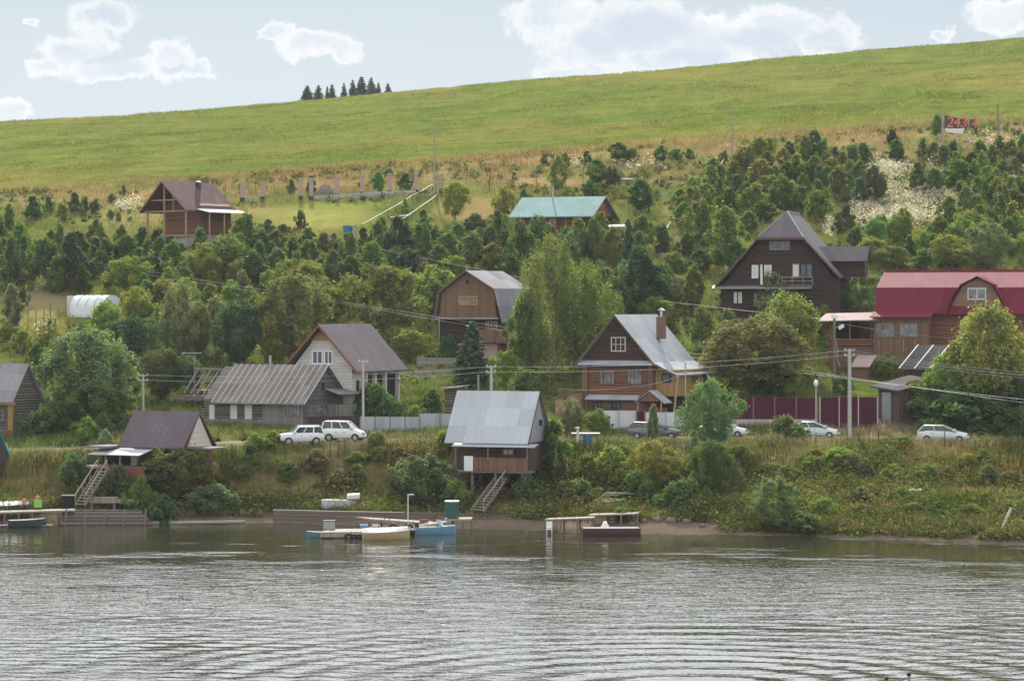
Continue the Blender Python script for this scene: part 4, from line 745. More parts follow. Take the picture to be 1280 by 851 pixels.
for z0,z1 in((h.z(347.5),h.z(346)),(h.z(352),h.z(351))): h.part(MB().box(h.u(978),h.u(1015),-1.1,-1.04,z0,z1),'balcony_rail',M['greywood'])
for u in(978,990,1003,1014.5): h.part(MB().beam((h.u(u),-1.07,h.z(356)),(h.u(u),-1.07,h.z(345.5)),.1),'rail_post',M['greywood'])
h.part(MB().box(h.u(976),h.u(1018),-1.15,-.86,h.z(357),h.z(355.5)),'balcony_floor',M['darkboard']); h.part(MB().box(-.05,W_*.3,-.1,-.003,-1.2,h.z(397)),'basement_wall',M['redbrick'])
dz=h.z(308); dx0=W_*.80; dx1=W_+3.1; dy=3.0; sp=[(dy-.9-.45,h.z(326)),(dy+.25,dz),(dy+1.9,h.z(326))]
h.part(MB().sheet(sp,'x',dx0,dx1,.1),'dormer_roof',M['rooftile']); h.part(MB().prism([(dy-.95,h.z(346)),(dy+1.4,h.z(346)),(dy+1.4,h.z(326)+.05),(dy+.25,dz-.2),(dy-.95,h.z(326)+.05)],'x',dx0,dx1-.35),'dormer_wall',M['darklog'])

# --- crimson roofed house
h=House('crimson_roof_house','large brown house with crimson mansard tile roof, glazed veranda and gambrel dormer',1097,462,1330,1365,20)
W_,L_=h.W,h.L; zr,zb,ze=h.z(338),h.z(359.5),h.z(390); h.part(MB().prism([(0,-1.5),(L_,-1.5),(L_,ze+.3),(0,ze+.3)],'x',0,W_),'wall',M['redlog'])
rp=[(-.55,ze-.12),(.35,zb),(L_*.5,zr),(L_-.35,zb),(L_+.55,ze-.12)]; simple_roof(h,rp,-.2,W_+.5,M['roofred'],.12,'x'); h.part(MB().prism([(.05,ze+.304),(L_-.05,ze+.304),(L_-.6,zb-.1),(L_*.5,zr-.25),(.6,zb-.1)],'x',.1,W_),'gable_wall',M['brownboard'])
h.part(MB().beam((-.2,L_*.5,zr+.02),(W_+.5,L_*.5,zr+.02),.22,.1),'ridge_cap',M['roofred'])
vx=h.u(1162); h.part(MB().box(.02,vx,-1.9,-.003,-1.5,h.z(397)),'veranda_wall',M['brownboard']); h.part(MB().obox((-.25,-2.4,h.z(397)),(vx+.6,0,0),(0,1.95,.55),(0,0,.1)),'veranda_roof',M['roofred'])
for a,c in((1100,1122),(1128,1150)):
    k=MB; o=h.fr(a-1.9*math.sin(h.th)*-h.sc*0,421,-1.9); window(h.root,o,Vector((1,0,0)),Vector((0,-1,0)),h.u(c)-h.u(a),h.z(404)-h.z(421),4,2,M['greywood'],M['cglass'],.08)
window(h.root,Vector((vx,-1.6,h.z(421))),Vector((0,1,0)),Vector((1,0,0)),1.3,1.3,2,2,M['redwood'],M['glass'],.08)
for u in(1104,1118,1133,1146): h.part(MB().box(h.u(u)-.05,h.u(u)+.05,-1.96,-1.904,h.z(438),h.z(424)),'veranda_batten',M['post'])
# terrace on the left
tx0=h.u(1042); h.part(MB().box(tx0,-.01,-1.6,1.8,h.z(432),h.z(424)),'terrace_wall',M['redlog']); h.part(MB().box(tx0,-.01,1.5,1.8,h.z(424),h.z(402)),'terrace_back_shade',M['dark']); h.part(MB().box(tx0,-.01,-1.5,1.7,-1.4,h.z(432)-.004),'terrace_base',M['redbrick'])  # back of the open terrace coloured near black to stand for its shade
for u in(1044,1068,1094): h.part(MB().beam((h.u(u),-1.5,h.z(424)),(h.u(u),-1.5,h.z(401)),.14),'terrace_post',M['redwood'])
h.part(MB().obox((tx0-.9,-2.4,h.z(402)),(-tx0+1.4,0,.15),(0,3.6,.75),(0,0,.07)),'terrace_canopy',M['pinkroof'])
window(h.root,Vector((h.u(1071),1.49,h.z(423))),Vector((1,0,0)),Vector((0,-1,0)),1.3,1.5,2,2,M['redwood'],M['glass'],.08)
# dormer facing the river
gp=[(h.u(1183),h.z(390)),(h.u(1190),h.z(372)),(h.u(1199),h.z(357)),(h.u(1216),h.z(348)),(h.u(1233),h.z(357)),(h.u(1240),h.z(372)),(h.u(1247),h.z(390))]
h.part(MB().sheet([(gp[0][0]-.3,gp[0][1]),(gp[1][0]-.3,gp[1][1]),(gp[2][0]-.2,gp[2][1]+.1),(gp[3][0],gp[3][1]+.2),(gp[4][0]+.2,gp[4][1]+.1),(gp[5][0]+.3,gp[5][1]),(gp[6][0]+.3,gp[6][1])],'y',-.75,L_*.42,.1),'dormer_roof',M['roofred']); h.part(MB().prism([gp[0],gp[6]]+gp[1:6][::-1],'y',-.3,L_*.4),'dormer_wall',M['ochrebrown'])
h.win(1204,1226,360,375,2,1,'offwhite','cglass',y=-.3,fw=.13); h.win(1195,1210,401,416,2,1,'offwhite','cglass',fw=.1)

# --- log house at the left edge
h=House('old_log_house','old dark log house with grey tin roof cut off by the left edge',-62,544,24,48,27)
W_,L_=h.W,h.L; zr,ze=h.z(454),h.z(500); h.part(MB().prism([(0,-1.5),(L_,-1.5),(L_,ze+.1),(L_*.5,zr-.25),(0,ze+.1)],'x',0,W_),'wall',M['greylog']); rp=[(-.55,ze-.05),(L_*.5,zr),(L_+.5,ze-.05)]; simple_roof(h,rp,-.4,W_+.35,M['rooftin'],.1,'x')
h.part(MB().box(-.3,W_+.3,-.32,-.1,h.z(504.5),h.z(500.5)),'eave_beam',M['yellowboard']); h.part(MB().box(W_-.55,W_+.05,-.12,-.003,-1.4,h.z(505)),'corner_boards',M['ochreboard']); h.win(3,13,511,524,3,2,'greywood','glass',fw=.12); h.part(MB().box(0,W_,-.16,-.004,-1.5,h.z(536)),'board_skirt',M['brownboard'])

# --- turquoise roof at the left edge
h=House('turquoise_hut','hut corner with bright turquoise roof at the left edge',-76,584,-8,8,28,'hut')
W_,L_=h.W,h.L; zr,ze=h.z(533),h.z(569); h.part(MB().prism([(0,-1.5),(L_,-1.5),(L_,ze),(L_*.5,zr-.3),(0,ze)],'x',0,W_),'wall',M['darkboard']); simple_roof(h,[(-.4,ze-.1),(L_*.5,zr),(L_+.4,ze-.1)],-.3,W_+.2,M['roofteal'],.1,'x')

# --- shed in front of the crimson roofed house
h=House('weathered_shed','leaning weathered shed with dark slanted roof and pale grey door',1098,528,1120,1172,50,'shed')
W_,L_=h.W,h.L; h.part(MB().prism([(0,-1.4),(W_,-1.4),(W_,h.z(488)),(0,h.z(484))],'y',0,L_),'wall',M['darkboard']); h.part(MB().obox((-.6,-.5,h.z(484)),(W_+1.0,0,-.35),(0,L_+.4,.9),(0,0,.14)),'roof',M['darkslate'])
h.part(MB().box(.5,1.6,-.07,-.003,-.6,h.z(490)),'door',M['metal'])
h=House('slate_shed','small shed with tilted grey slate lean-to roof beside the yellowing tree',1130,500,1160,1180,30,'shed')
W_,L_=h.W,h.L; h.part(MB().box(0,W_,0,L_,-2,h.z(462)),'wall',M['darkboard']); rf=h.part(MB().obox((-.3,-.5,h.z(462)),(W_+.5,0,0),(.9,2.6,h.z(433)-h.z(462)),(0,0,.1)),'roof',M['darkslate'])
b=MB(); 
for t in(0,.5,1): b.beam((-.3+(W_+.5)*t,-.5,h.z(462)+.14),(.6+(W_+.5)*t,2.1,h.z(433)+.14),.12,.06)
b.build('battens',M['offwhite'],rf)
# --- reddish store in the yard
h=House('red_store','low brick red store with pinkish sloped roof on the lawn',1066,474,1083,1090,25,'shed')
h.part(MB().box(0,h.W,0,h.L,-1,h.z(458)),'wall',M['redbrick']); h.part(MB().obox((-.2,-.25,h.z(459)),(h.W+.5,0,0),(0.3,1.4,h.z(445)-h.z(459)),(0,0,.08)),'roof',M['pinkroof'])
# --- yellow shed between the stilted hut and the log house
h=House('yellow_shed','small yellowish board shed with glazed front beside the log house',694,520,718,733,30,'shed')
h.part(MB().prism([(0,-1.),(h.W,-1.),(h.W,h.z(489)),(0,h.z(497))],'y',0,h.L),'wall',M['tanboard']); h.part(MB().obox((-.2,-.25,h.z(498)),(h.W+.4,0,h.z(489)-h.z(498)),(0,h.L+.5,0),(0,0,.08)),'roof',M['rooftin']); h.win(704,712,495,508,2,2,'redwood','glass'); 
# --- ruined shed behind the slate roof
h=House('ruined_shed','collapsed dark timber shed with bare rafters beside the slate roofed house',228,512,276,300,28,'shed')
W_,L_=h.W,h.L; h.part(MB().box(0,W_,1.2,L_,-1,h.z(488)),'wall',M['darkboard'])
for i in range(6): x=.2+(W_-.4)*i/5; h.part(MB().beam((x,0,h.z(492)),(x+.35,L_*.5,h.z(461)-(.3 if i%2 else 0)),.14),'rafter',M['greywood'])
h.part(MB().beam((0.2,L_*.5,h.z(461)),(W_+.2,L_*.5,h.z(462)),.16),'ridge_beam',M['greywood']); h.part(MB().box(-.6,W_*.9,-.6,.1,h.z(499),h.z(494)),'debris',M['oldwood'])
for i in range(5): h.part(MB().beam((-.8+i*.7,-.9,h.z(500+i%3)),(.6+i*.8,.6,h.z(493-i%2)),.16,.05),'fallen_board',M['greywoodh'])
h=House('log_store','dark little log store behind the sheet metal fence',556,522,575,582,25,'shed')
h.part(MB().box(0,h.W,0,h.L,-1,h.z(486)),'wall',M['greylog']); h.part(MB().obox((-.4,-.5,h.z(487)),(h.W+.7,0,.25),(0,h.L+.8,.1),(0,0,.1)),'roof',M['rooftin'])
# --- polytunnel
p0=P(86,396,G(86,396).y); s_=F/p0.y; t=thing('polytunnel','white plastic polytunnel on the bare patch of slope','greenhouse',p0,-R(32))
Lx=47/(s_*math.cos(R(32))); wy=3.4; H_=27/s_
arc=[(wy/2-wy/2*math.cos(a),.45*H_+.55*H_*math.sin(a)) for a in np.linspace(0,math.pi,13)]
MB().prism([(0,-.8),(wy,-.8)]+arc[::-1],'x',0,Lx).build('cover',m_plain('milky_plastic',(.62,.65,.68),.25,0,.08),t,True)
for x in np.linspace(0,Lx,5): MB().path([(x,a*1.01-.02,b+.02) for a,b in arc],.035).build('hoop',M['metal'],t)
MB().box(-.03,-.005,-.3,wy*.3,-.2,H_*.98).build('end_panel',M['offwhite'],t)
# ---------------------------------------------------------------- cars
def car(name,label,px0,px1,base,face,paint,style,yaw=12,dark=False):
    """side view between photo columns; face=+1 drives to the right"""
    g=G((px0+px1)/2,base); s=F/g.y; Lc=(px1-px0)/s/math.cos(R(yaw)); w=.86; hx=(Lc/2)*face; g=Vector((g.x-hx*math.cos(R(yaw)),g.y+hx*math.sin(R(yaw))*1.,g.z))
    rz=-R(yaw) if face>0 else math.pi+R(yaw)
    t=thing(name,label,'car',(g.x,g.y,g.z+.05),rz); mp=M[paint]; k=Lc/4.5
    S={'sedan':[(0,.42,.80,.72),(.06,.3,.98,.86),(.9,.24,1.0,1),(1.6,.22,.98,1),(2.7,.22,.96,1),(3.4,.24,.93,.98),(4.2,.28,.76,.88),(4.44,.36,.62,.74),(4.5,.42,.56,.6)],
       'hatch':[(0,.42,.9,.78),(.06,.3,1.02,.9),(.9,.24,1.02,1),(2.7,.22,.98,1),(3.4,.24,.94,.98),(4.2,.28,.80,.88),(4.44,.36,.66,.74),(4.5,.42,.6,.6)],
       'suv':[(0,.5,1.0,.85),(.06,.4,1.1,.94),(.9,.36,1.1,1),(2.8,.34,1.08,1),(3.3,.34,1.06,1),(4.25,.38,.97,.93),(4.45,.45,.86,.85),(4.5,.5,.78,.7)],
       'van':[(0,.45,1.1,.85),(.05,.36,1.18,.95),(.9,.3,1.18,1),(2.9,.3,1.15,1),(3.4,.3,1.12,1),(4.25,.34,.86,.92),(4.45,.42,.7,.8),(4.5,.46,.64,.65)]}[style]
    rings=[[(x*k,y,z) for y,z in((-w*f*.92,zb),(-w*f,zb+.16),(-w*f,zt-.2),(-w*f*.9,zt),(w*f*.9,zt),(w*f,zt-.2),(w*f,zb+.16),(w*f*.92,zb))] for x,zb,zt,f in S]
    body=MB().loft(rings).build('body',mp,t,True,.04)
    Gd={'sedan':(.55,3.45,1.15,2.35,.98,1.42),'hatch':(.1,3.4,.5,2.3,1.0,1.45),'suv':(.08,3.25,.3,2.55,1.08,1.6),'van':(.06,3.5,.2,2.75,1.15,1.76)}[style]
    a,b,c,d,zb,zt=Gd; wb,wt=w*.9,w*.74; lo=[(a*k,-wb,zb-.03),(b*k,-wb,zb-.06),(b*k,wb,zb-.06),(a*k,wb,zb-.03)]; hi=[(c*k,-wt,zt),(d*k,-wt,zt),(d*k,wt,zt),(c*k,wt,zt)]
    gl=MB().loft([lo,hi]).build('windows',M['carglass'],t)
    rf=MB().loft([[(c*k-.06,-wt-.02,zt-.03),(d*k+.1,-wt-.02,zt-.05),(d*k+.1,wt+.02,zt-.05),(c*k-.06,wt+.02,zt-.03)],[(c*k+.1,-wt+.1,zt+.06),(d*k-.12,-wt+.1,zt+.05),(d*k-.12,wt-.1,zt+.05),(c*k+.1,wt-.1,zt+.06)]]).build('roof',mp,t,True)
    pl=MB()
    for sg in(-1,1):
        cuts=[0,.46,1] if style in('sedan','hatch') else [0,.33,.66,1]
        for f in cuts:
            x0=a+(b-a)*f; x1=c+(d-c)*f; pl.beam((x0*k,sg*(wb+.012),zb-.05),(x1*k,sg*(wt+.012),zt-.01),.11 if 0<f<1 else .14,.05)
    pl.build('pillars',mp,t)
    if style in('suv',): 
        for sg in(-1,1): MB().beam((c*k,sg*wt*.9,zt+.12),(d*k,sg*wt*.9,zt+.12),.05).build('roof_rail',M['metal'],t)
    for x in(.85*k,3.65*k):
        for sg in(-1,1):
            r=.36 if style in('suv','van') else .31; wh=MB().tube((x,sg*(w-.17),r),(x,sg*(w+.03),r),r,r,16).build('wheel',M['rubber'],t); MB().tube((x,sg*(w-.1),r),(x,sg*(w+.045),r),r*.62,r*.55,12).build('rim',M['metal'],wh)
    for sg in(-1,1):
        MB().box(4.33*k,4.5*k,sg*w*.62-.16,sg*w*.62+.16,S[-3][2]-.2,S[-3][2]-.05).build('headlight',M['cglass'],t); MB().box(-.02,.05,sg*w*.65-.1,sg*w*.65+.1,.7,.9).build('tail_light',M['redlamp'],t); MB().box(b*k-.35,b*k-.15,sg*(w+.02)-.08,sg*(w+.02)+.08,zb,zb+.14).build('mirror',mp,t)
    for x in((1.25,2.25) if style!='van' else (1.5,2.4)):
        for sg in(-1,1): MB().box(x*k,x*k+.18,sg*(w+.005)-.015,sg*(w+.005)+.015,.78,.82).build('door_handle',M['darkmetal'],t)
    MB().box(-.04,.02,-.26,.26,.5,.62).build('number_plate',M['white'],t); MB().box(4.5*k-.02,4.5*k+.03,-.26,.26,.42,.54).build('number_plate',M['white'],t)
    return t
m('carwhite',m_plain,(.62,.63,.64),.25,0,.04); m('carpale',m_plain,(.5,.56,.55),.22,.1,.04); m('carsilver',m_plain,(.13,.135,.15),.22,.4,.05); m('redlamp',m_plain,(.25,.02,.02),.3,0,.05)
for k in('carwhite','carpale','carsilver'): M[k].node_tree.nodes['Principled BSDF'].inputs['Specular IOR Level'].default_value=.6
car('estate_car','white estate car with roof rails facing left in front of the dark gate',350,404,556,-1,'carwhite','suv',14)
car('small_van','white high roofed passenger van facing right beside the dark gate',404,457,552,1,'carwhite','van',12)
car('parked_car','dark silver hatchback parked before the white fence of the log house',785,853,549,1,'carsilver','hatch',10)
car('parked_car','white car mostly hidden behind the bushy willow tree',872,935,547,1,'carwhite','sedan',12)
car('parked_car','pale saloon parked under the maroon fence near the concrete pole',986,1049,548,1,'carpale','sedan',10)
car('parked_car','pale green hatchback parked below the yellowing tree at the right',1148,1211,553,1,'carpale','hatch',12)

# ---------------------------------------------------------------- fences
def panel_fence(name,label,a,b,top,mat,Ya,Yb,pan,posts=None,cat='fence',gap=.0):
    """sheet fence from column a to b; posts at every panel end"""
    h=[]; A=Vector(((a-CX)*Ya/F,Ya,0)); B=Vector(((b-CX)*Yb/F,Yb,0)); za,zb=gz(A.x,A.y),gz(B.x,B.y); t=thing(name,label,cat,(A.x,A.y,za))
    D=B-A; D.z=0; n=max(1,round(D.length/pan)); d=D/n; u=d.normalized(); nn=Vector((u.y,-u.x,0)); Zt=HC+(YH-top)*Ya/F-za; Ztb=HC+(YH-top)*Yb/F-za
    for i in range(n):
        p=d*i; q=d*(i+1); g0=gz(A.x+p.x,A.y+p.y)-za; g1=gz(A.x+q.x,A.y+q.y)-za; zl=min(g0,g1)-.15; zt=Zt+(Ztb-Zt)*i/n+random.uniform(-.03,.03)
        MB().obox(p+u*.05+Vector((0,0,zl)),d-u*.1,-nn*.04,Vector((0,0,zt-zl))).build('panel',M[mat],t)
    for i in range(n+1):
        p=d*i; MB().box(p.x-.05,p.x+.05,p.y-.005,p.y+.095,gz(A.x+p.x,A.y+p.y)-za-.4,Zt+(Ztb-Zt)*i/n+.05).build('post',M[posts or 'oldwood'],t)
    return t
panel_fence('sheet_fence','long maroon sheet metal fence on a low concrete footing',915,1022,497,'fence_red',264.5,264.5,2.0)
b=MB().obox(P(915,524,264.3),Vector((106/F*264.5,0,0)),Vector((0,.3,0)),Vector((0,0,-1.2))); tag(b.build('fence_footing',M['conc']),'low concrete footing under the maroon fence','footing')
panel_fence('sheet_gate','maroon gate leaves with pale posts behind the tall concrete pole',1025,1097,496.5,'fence_red',264.5,264.5,1.75,'conc','gate')
panel_fence('sheet_fence','pale metal fence left of the maroon wicket gate',752,795,513,'fence_white',264,263.4,1.6,'metal')
panel_fence('wicket_gate','narrow maroon wicket gate between the pale fences',796,806,514,'fence_red',263.2,263.2,.8,'oldwood','gate')
panel_fence('sheet_fence','pale metal fence in front of the log house porch',807,858,515,'fence_white',263.2,262.6,1.8,'metal')
panel_fence('sheet_gate','dark brown metal gate behind the white van',386,450,520,'gate_dark',263.5,263.2,2.3,'darkmetal','gate')
panel_fence('sheet_fence','dull grey sheet fence right of the dark gate, crooked panels',450,525,521,'fence_grey',263,264,1.35,'oldwood')
panel_fence('sheet_fence','grey sheet fence stretch left of the stilted hut roof',524,576,517,'fence_grey',265,266,1.9,'oldwood')
panel_fence('board_fence','low weathered board fence on the garden terrace',521,572,447,'greywoodh',G(521,458).y,G(572,458).y,2.,'oldwood'); panel_fence('board_fence','lower plank edging of the garden beds',518,566,461,'greywoodh',G(518,470).y,G(566,470).y,2.,'oldwood')
# ---------------------------------------------------------------- posts and poles
def post(name,label,cat,px,base,top,w=.14,mat='polewood',group=None,lean=0.,extra=None,Y=None):
    g=G(px,base); 
    if Y: g=Vector(((px-CX)*Y/F,Y,gz((px-CX)*Y/F,Y)))
    s=F/g.y; H=HC+(YH-top)*g.y/F-g.z; t=thing(name,label,cat,(g.x,g.y,g.z)); MB().tube((0,0,-.5),(lean/s,0,H),w/2,w*.42,8).build('shaft',M[mat],t)
    if extra: extra(t,H)
    return t
def arms(*zs):
    def f(t,H):
        for z in zs:
            MB().box(-.45,.45,-.05,.05,H-z-.05,H-z+.05).build('crossarm',M['metal'],t)
            for x in(-.4,.4): MB().tube((x,0,H-z+.05),(x,0,H-z+.2),.04,.03,6).build('insulator',M['white'],t)
    return f
def lamp(side=1,out=.7):
    def f(t,H):
        MB().path([(0,0,H-.4),(.1*side,0,H+.05),(out*side,-.2,H+.1)],.03).build('bracket',M['metal'],t); MB().obox((out*side-.05*side,-.3,H+.02),(.45*side,-.1,0),(0,.2,0),(0,0,.13)).build('lamp_head',M['white'],t)
    return f
post('utility_pole','slim concrete pole behind the purple roofed hut','pole',179,533,468,.26,'conc',extra=arms(.1,.55))
post('utility_pole','concrete pole beside the white van and brick house','pole',454,545,450,.24,'conc',extra=arms(.15))
post('utility_pole','concrete pole rising behind the stilted hut roof','pole',614,540,457,.28,'conc',extra=arms(.1,.6))
post('utility_pole','tall concrete pole standing before the maroon fence','pole',1062,550,436,.36,'conc',extra=arms(.15,.6))
def lampbox(t,H):
    MB().box(-.3,.3,-.2,.2,H,H+.35).build('meter_box',M['white'],t); MB().path([(0,-.1,H-1.),(.55,-.3,H-.6)],.04).build('bracket',M['metal'],t); MB().obox((.45,-.5,H-1.1),(.45,-.1,.3),(0,.3,0),(-.12,0,.25)).build('lamp_head',M['white'],t); MB().path([(.12,-.15,H-2.2),(.3,-.2,H-3),(.2,-.2,H-3.7),(.5,-.25,H-4.6)],.04).build('loose_cable',M['wire'],t)
post('utility_pole','grey wooden pole with lamp and white box by the terrace','pole',1043,492,398,.3,'oldwood',extra=lampbox)
post('lamp_post','short lamp post with white globe head at the maroon fence','street lamp',1020,540,482,.13,'conc',extra=lambda t,H:MB().loft([[(r*math.cos(a),r*math.sin(a),H+z) for a in np.linspace(0,2*math.pi,9)[:-1]] for r,z in((.08,-.1),(.2,.1),(.2,.35),(.06,.55))]).build('lamp_head',M['white'],t,True))
post('lamp_post','curved lamp post in front of the ochre veranda','street lamp',857,536,453,.12,'metal',extra=lamp(-1,.55))
post('leaning_pole','leaning wooden pole propped before the log house veranda','pole',840,528,468,.2,'polewood',lean=8)
post('wooden_stub','short wooden stub pole left of the stilted hut ridge','pole',598,520,468,.2,'polewood')
post('utility_pole','tall wooden pole on the upper lawn below the field','pole',543,243,157,.3,'polewood'); post('utility_pole','tall wooden pole at the field edge on the right','pole',915,222,134,.3,'polewood',lean=1)
post('antenna_mast','thin T shaped antenna mast over the ruined shed','antenna',243,512,441,.07,'metal',extra=lambda t,H:MB().box(-1.2,.7,-.03,.03,H-.05,H+.03).build('boom',M['metal'],t)); 
post('antenna_mast','thin mast beside the green roof ridge','antenna',672,270,233,.06,'metal') if 0 else None
for i,(px,b_,t_) in enumerate([(303,252,229),(328,251,229),(376,250,224),(389,250,224),(421,247,221),(453,245,219),(487,243,218),(520,242,217),(552,241,218)]):
    g=G(px,b_); s=F/g.y; t=thing('fence_pillar',f'pinkish brick fence pillar with pale cap, {ORD[i]} from the left','pillar',(g.x,g.y,g.z),0,'brick fence pillars on the upper lawn'); H=(b_-t_)/s
    MB().box(-.28,.28,-.28,.28,.55,H).build('shaft',M['pinkblock'],t); MB().box(-.32,.32,-.32,.32,-.5,.546).build('base',M['darkmetal'],t); MB().box(-.36,.36,-.36,.36,H+.002,H+.12).build('cap',M['conc'],t)
def low_wall(label,pts,h,mat):
    b=MB()
    for (x0,y0),(x1,y1) in zip(pts[:-1],pts[1:]):
        p,q=G(x0,y0),G(x1,y1); z=min(p.z,q.z); b.obox((p.x,p.y,z-.6),(q.x-p.x,q.y-p.y,q.z-p.z),(0,.35,0),(0,0,.6+h))
    tag(b.build('footing_wall',M[mat]),label,'wall')
low_wall('long low concrete footing between the right hand brick pillars',[(390,250),(421,248),(487,244),(520,243)],.55,'conc'); low_wall('short concrete footing beside the brown cabin pillars',[(300,252),(330,251)],.5,'conc'); low_wall('broken footing rubble near the tall upper pole',[(440,248),(480,247),(540,246)],.45,'stone')
def mound(name,label,cat,px,py,rx,h,mat,seed=0):
    g=G(px,py); s=F/g.y; rx=rx/s; h=h/s; ring=[]
    for r,z in((1.15,-.3),(.95,.12),(.75,.45),(.5,.78),(.25,.95),(.05,1.)): ring.append([(rx*r*(1+.15*math.sin(3*a+seed))*math.cos(a),rx*.7*r*(1+.15*math.cos(2*a+seed))*math.sin(a),h*z*(1+.1*math.sin(5*a+r*4))) for a in np.linspace(0,2*math.pi,19)[:-1]])
    o=MB().loft(ring).build(name,M[mat],None,True); o.location=g; return tag(o,label,cat)
m('earth',m_plain,(.17,.14,.115),.95,0,.4,4.); mound('earth_mound','bare earth heap behind the brick pillars','earth heap',406,245,15,14,'earth')
# little posts along the bank and gardens
def stakes(lst,label,group,top,w=.07,mat='darkmetal'):
    for i,(px,b_) in enumerate(lst): post('fence_stake',f'{label}, {ORD[i]} from the left','fence post',px,b_,b_-top,w,mat)['group']=group
stakes([(357,575),(392,574),(405,578),(413,572),(423,572),(431,572),(466,570)],'thin dark stake on the bank below the white van','stakes below the white van',24)
stakes([(984,560),(1020,562),(1059,556),(1098,558),(1181,560),(1219,572),(1234,570)],'thin dark stake on the bank by the pale cars','stakes by the pale cars',22,.09)
stakes([(641,232),(671,230),(700,228),(729,226),(848,216),(880,214),(820,216)],'dark garden fence post above the green roof','garden fence posts',17,.09)
stakes([(612,240),(641.5,238)],'dark fence post right of the upper pole','posts beside the upper pole',22,.09)
stakes([(35,412),(45,414),(55,410),(63,404)],'thin dark post on the bare patch by the polytunnel','posts by the polytunnel',26,.08); stakes([(134,320),(142,298),(152,296),(124,322)],'dark post beside the brown cabin meadow','posts left of the brown cabin',13,.08)
# stair rails and pale handrails
def rail(label,p0,p1,n,top=14,mat='white',name='handrail'):
    a,b_=G(*p0),G(*p1); t=thing(name,label,'handrail',a); L=b_-a; h=1.0; pts=[]
    for i in range(n+1):
        x=a.x+L.x*i/n; y=a.y+L.y*i/n; z=gz(x,y); pts.append(Vector((x-a.x,y-a.y,z-a.z+h))); MB().tube(pts[-1]-Vector((0,0,h+.3)),pts[-1],.035,.035,6).build('baluster',M['darkmetal'],t)
    for k in range(n): MB().beam(pts[k],pts[k+1],.06).build('top_rail',M[mat],t)
m('palerail',m_plain,(.24,.23,.21),.6,0,.15)
rail('left pale handrail of the long lawn stairs',(452,290),(545,238),9,mat='palerail'); rail('right pale handrail of the long lawn stairs',(500,285),(547,252),6,mat='palerail'); rail('pale sloping handrail among the trees right of the green roof',(822,312),(845,275),3,mat='palerail'); rail('pale sloping handrail near the pole at the field edge',(889,232),(907,205),2,mat='palerail')
# banner
gY=G(1178,182).y; gY2=gY
post('banner_post','weathered post holding the left edge of the torn banner','post',1178,184,137,.26,'polewood'); post('banner_post','bare dark post to the right of the torn banner','post',1249,188,131,.26,'oldwood',lean=-2)
tb=thing('torn_banner','torn black banner with salmon red digits and a white strip','banner',P(1180,160,gY))
bx=lambda px:(px-1180)*gY/F; bz=lambda py:(160-py)*gY/F
m('bannercloth',m_plain,(.07,.045,.05),.7,0,.3,6); m('bannerwhite',m_plain,(.62,.58,.52),.7,0,.12,4); m('bannerred',m_plain,(.5,.15,.1),.7,0,.12,4)
def cloth(name,pts,mat,y=0,par=tb): 
    q=[(bx(a),y+.05*math.sin(a*.8),bz(c)) for a,c in pts]; q2=[(x,yy+.03,z) for x,yy,z in q]; b=MB(); b.poly(q[::-1]); b.poly(q2)
    for i in range(len(q)): j=(i+1)%len(q); b.poly([q[i],q[j],q2[j],q2[i]])
    return b.build(name,M[mat],par)
cloth('cloth',[(1180.5,144),(1190,146),(1200,148.5),(1209,149.5),(1210,158),(1207,164),(1204,168.5),(1193,167.5),(1181,165.5)],'bannercloth'); cloth('white_strip',[(1181.5,160.5),(1194,161),(1206,160.5),(1203.6,168),(1193,167),(1181.5,165)],'bannerwhite',-.06); cloth('torn_strip',[(1212,149),(1221,149.5),(1221.6,160),(1222,168.5),(1219,168.5),(1217,161),(1212.5,160.5)],'bannercloth')
def digits(s,px,py,size,name='digits'):
    c=bpy.data.curves.new(name,'FONT'); c.body=s; c.size=size; c.extrude=.012; c.offset=.02; c.shear=.15; c.space_character=.92; o=bpy.data.objects.new(name,c); COL.objects.link(o); o.parent=tb; o.location=(bx(px),-.16,bz(py)); o.rotation_euler=(R(90),0,0); c.materials.append(M['bannerred'])
    me=bpy.data.meshes.new_from_object(o.evaluated_get(bpy.context.evaluated_depsgraph_get())); q=bpy.data.objects.new(name,me); COL.objects.link(q); q.parent=tb; q.location=o.location; q.rotation_euler=o.rotation_euler; bpy.data.objects.remove(o)
digits('243',1182.3,159.2,14*gY/F*1.32); digits('г',1203.,160.2,12*gY/F*1.1); digits('4',1213.6,159.8,12.5*gY/F*1.25)

# ---------------------------------------------------------------- power lines
def wire(label,pts,sag,r=.014,group=None):
    """pts: (px,py,Y) supports"""
    q=[]
    for (a,b_) in zip(pts[:-1],pts[1:]):
        A,B=P(*a),P(*b_); n=14
        for i in range(n+(b_ is pts[-1])): t=i/n; q.append(A.lerp(B,t)-Vector((0,0,4*sag*t*(1-t))))
    tag(MB().path(q,r,5).build('power_line',M['wire'],None,True),label,'cable',group)
y1,y2,y3,y4=G(179,533).y,G(454,545).y,G(614,540).y,G(1062,550).y
wire('upper main wire along the road poles',[(-80,492,y1),(179,468.5,y1),(614,458,y3),(1062,437.5,y4),(1420,472,y4-6)],.5)
wire('lower main wire along the road poles',[(-80,498,y1),(179,475,y1),(614,464.5,y3),(1062,443.5,y4),(1420,480,y4-6)],.5)
wire('upper long wire crossing from the far left slope',[(20,311,372),(440,379,310),(875,443,282),(1440,525,240)],.15,.015); wire('second long wire crossing from the far left slope',[(20,314,372),(440,381,310),(885,449,282),(1440,515,240)],.3,.015)
wire('wire from the dark firs down to the lamp pole by the terrace',[(470,310,345),(756,367,320),(1043,400,G(1043,492).y)],.1,.016)
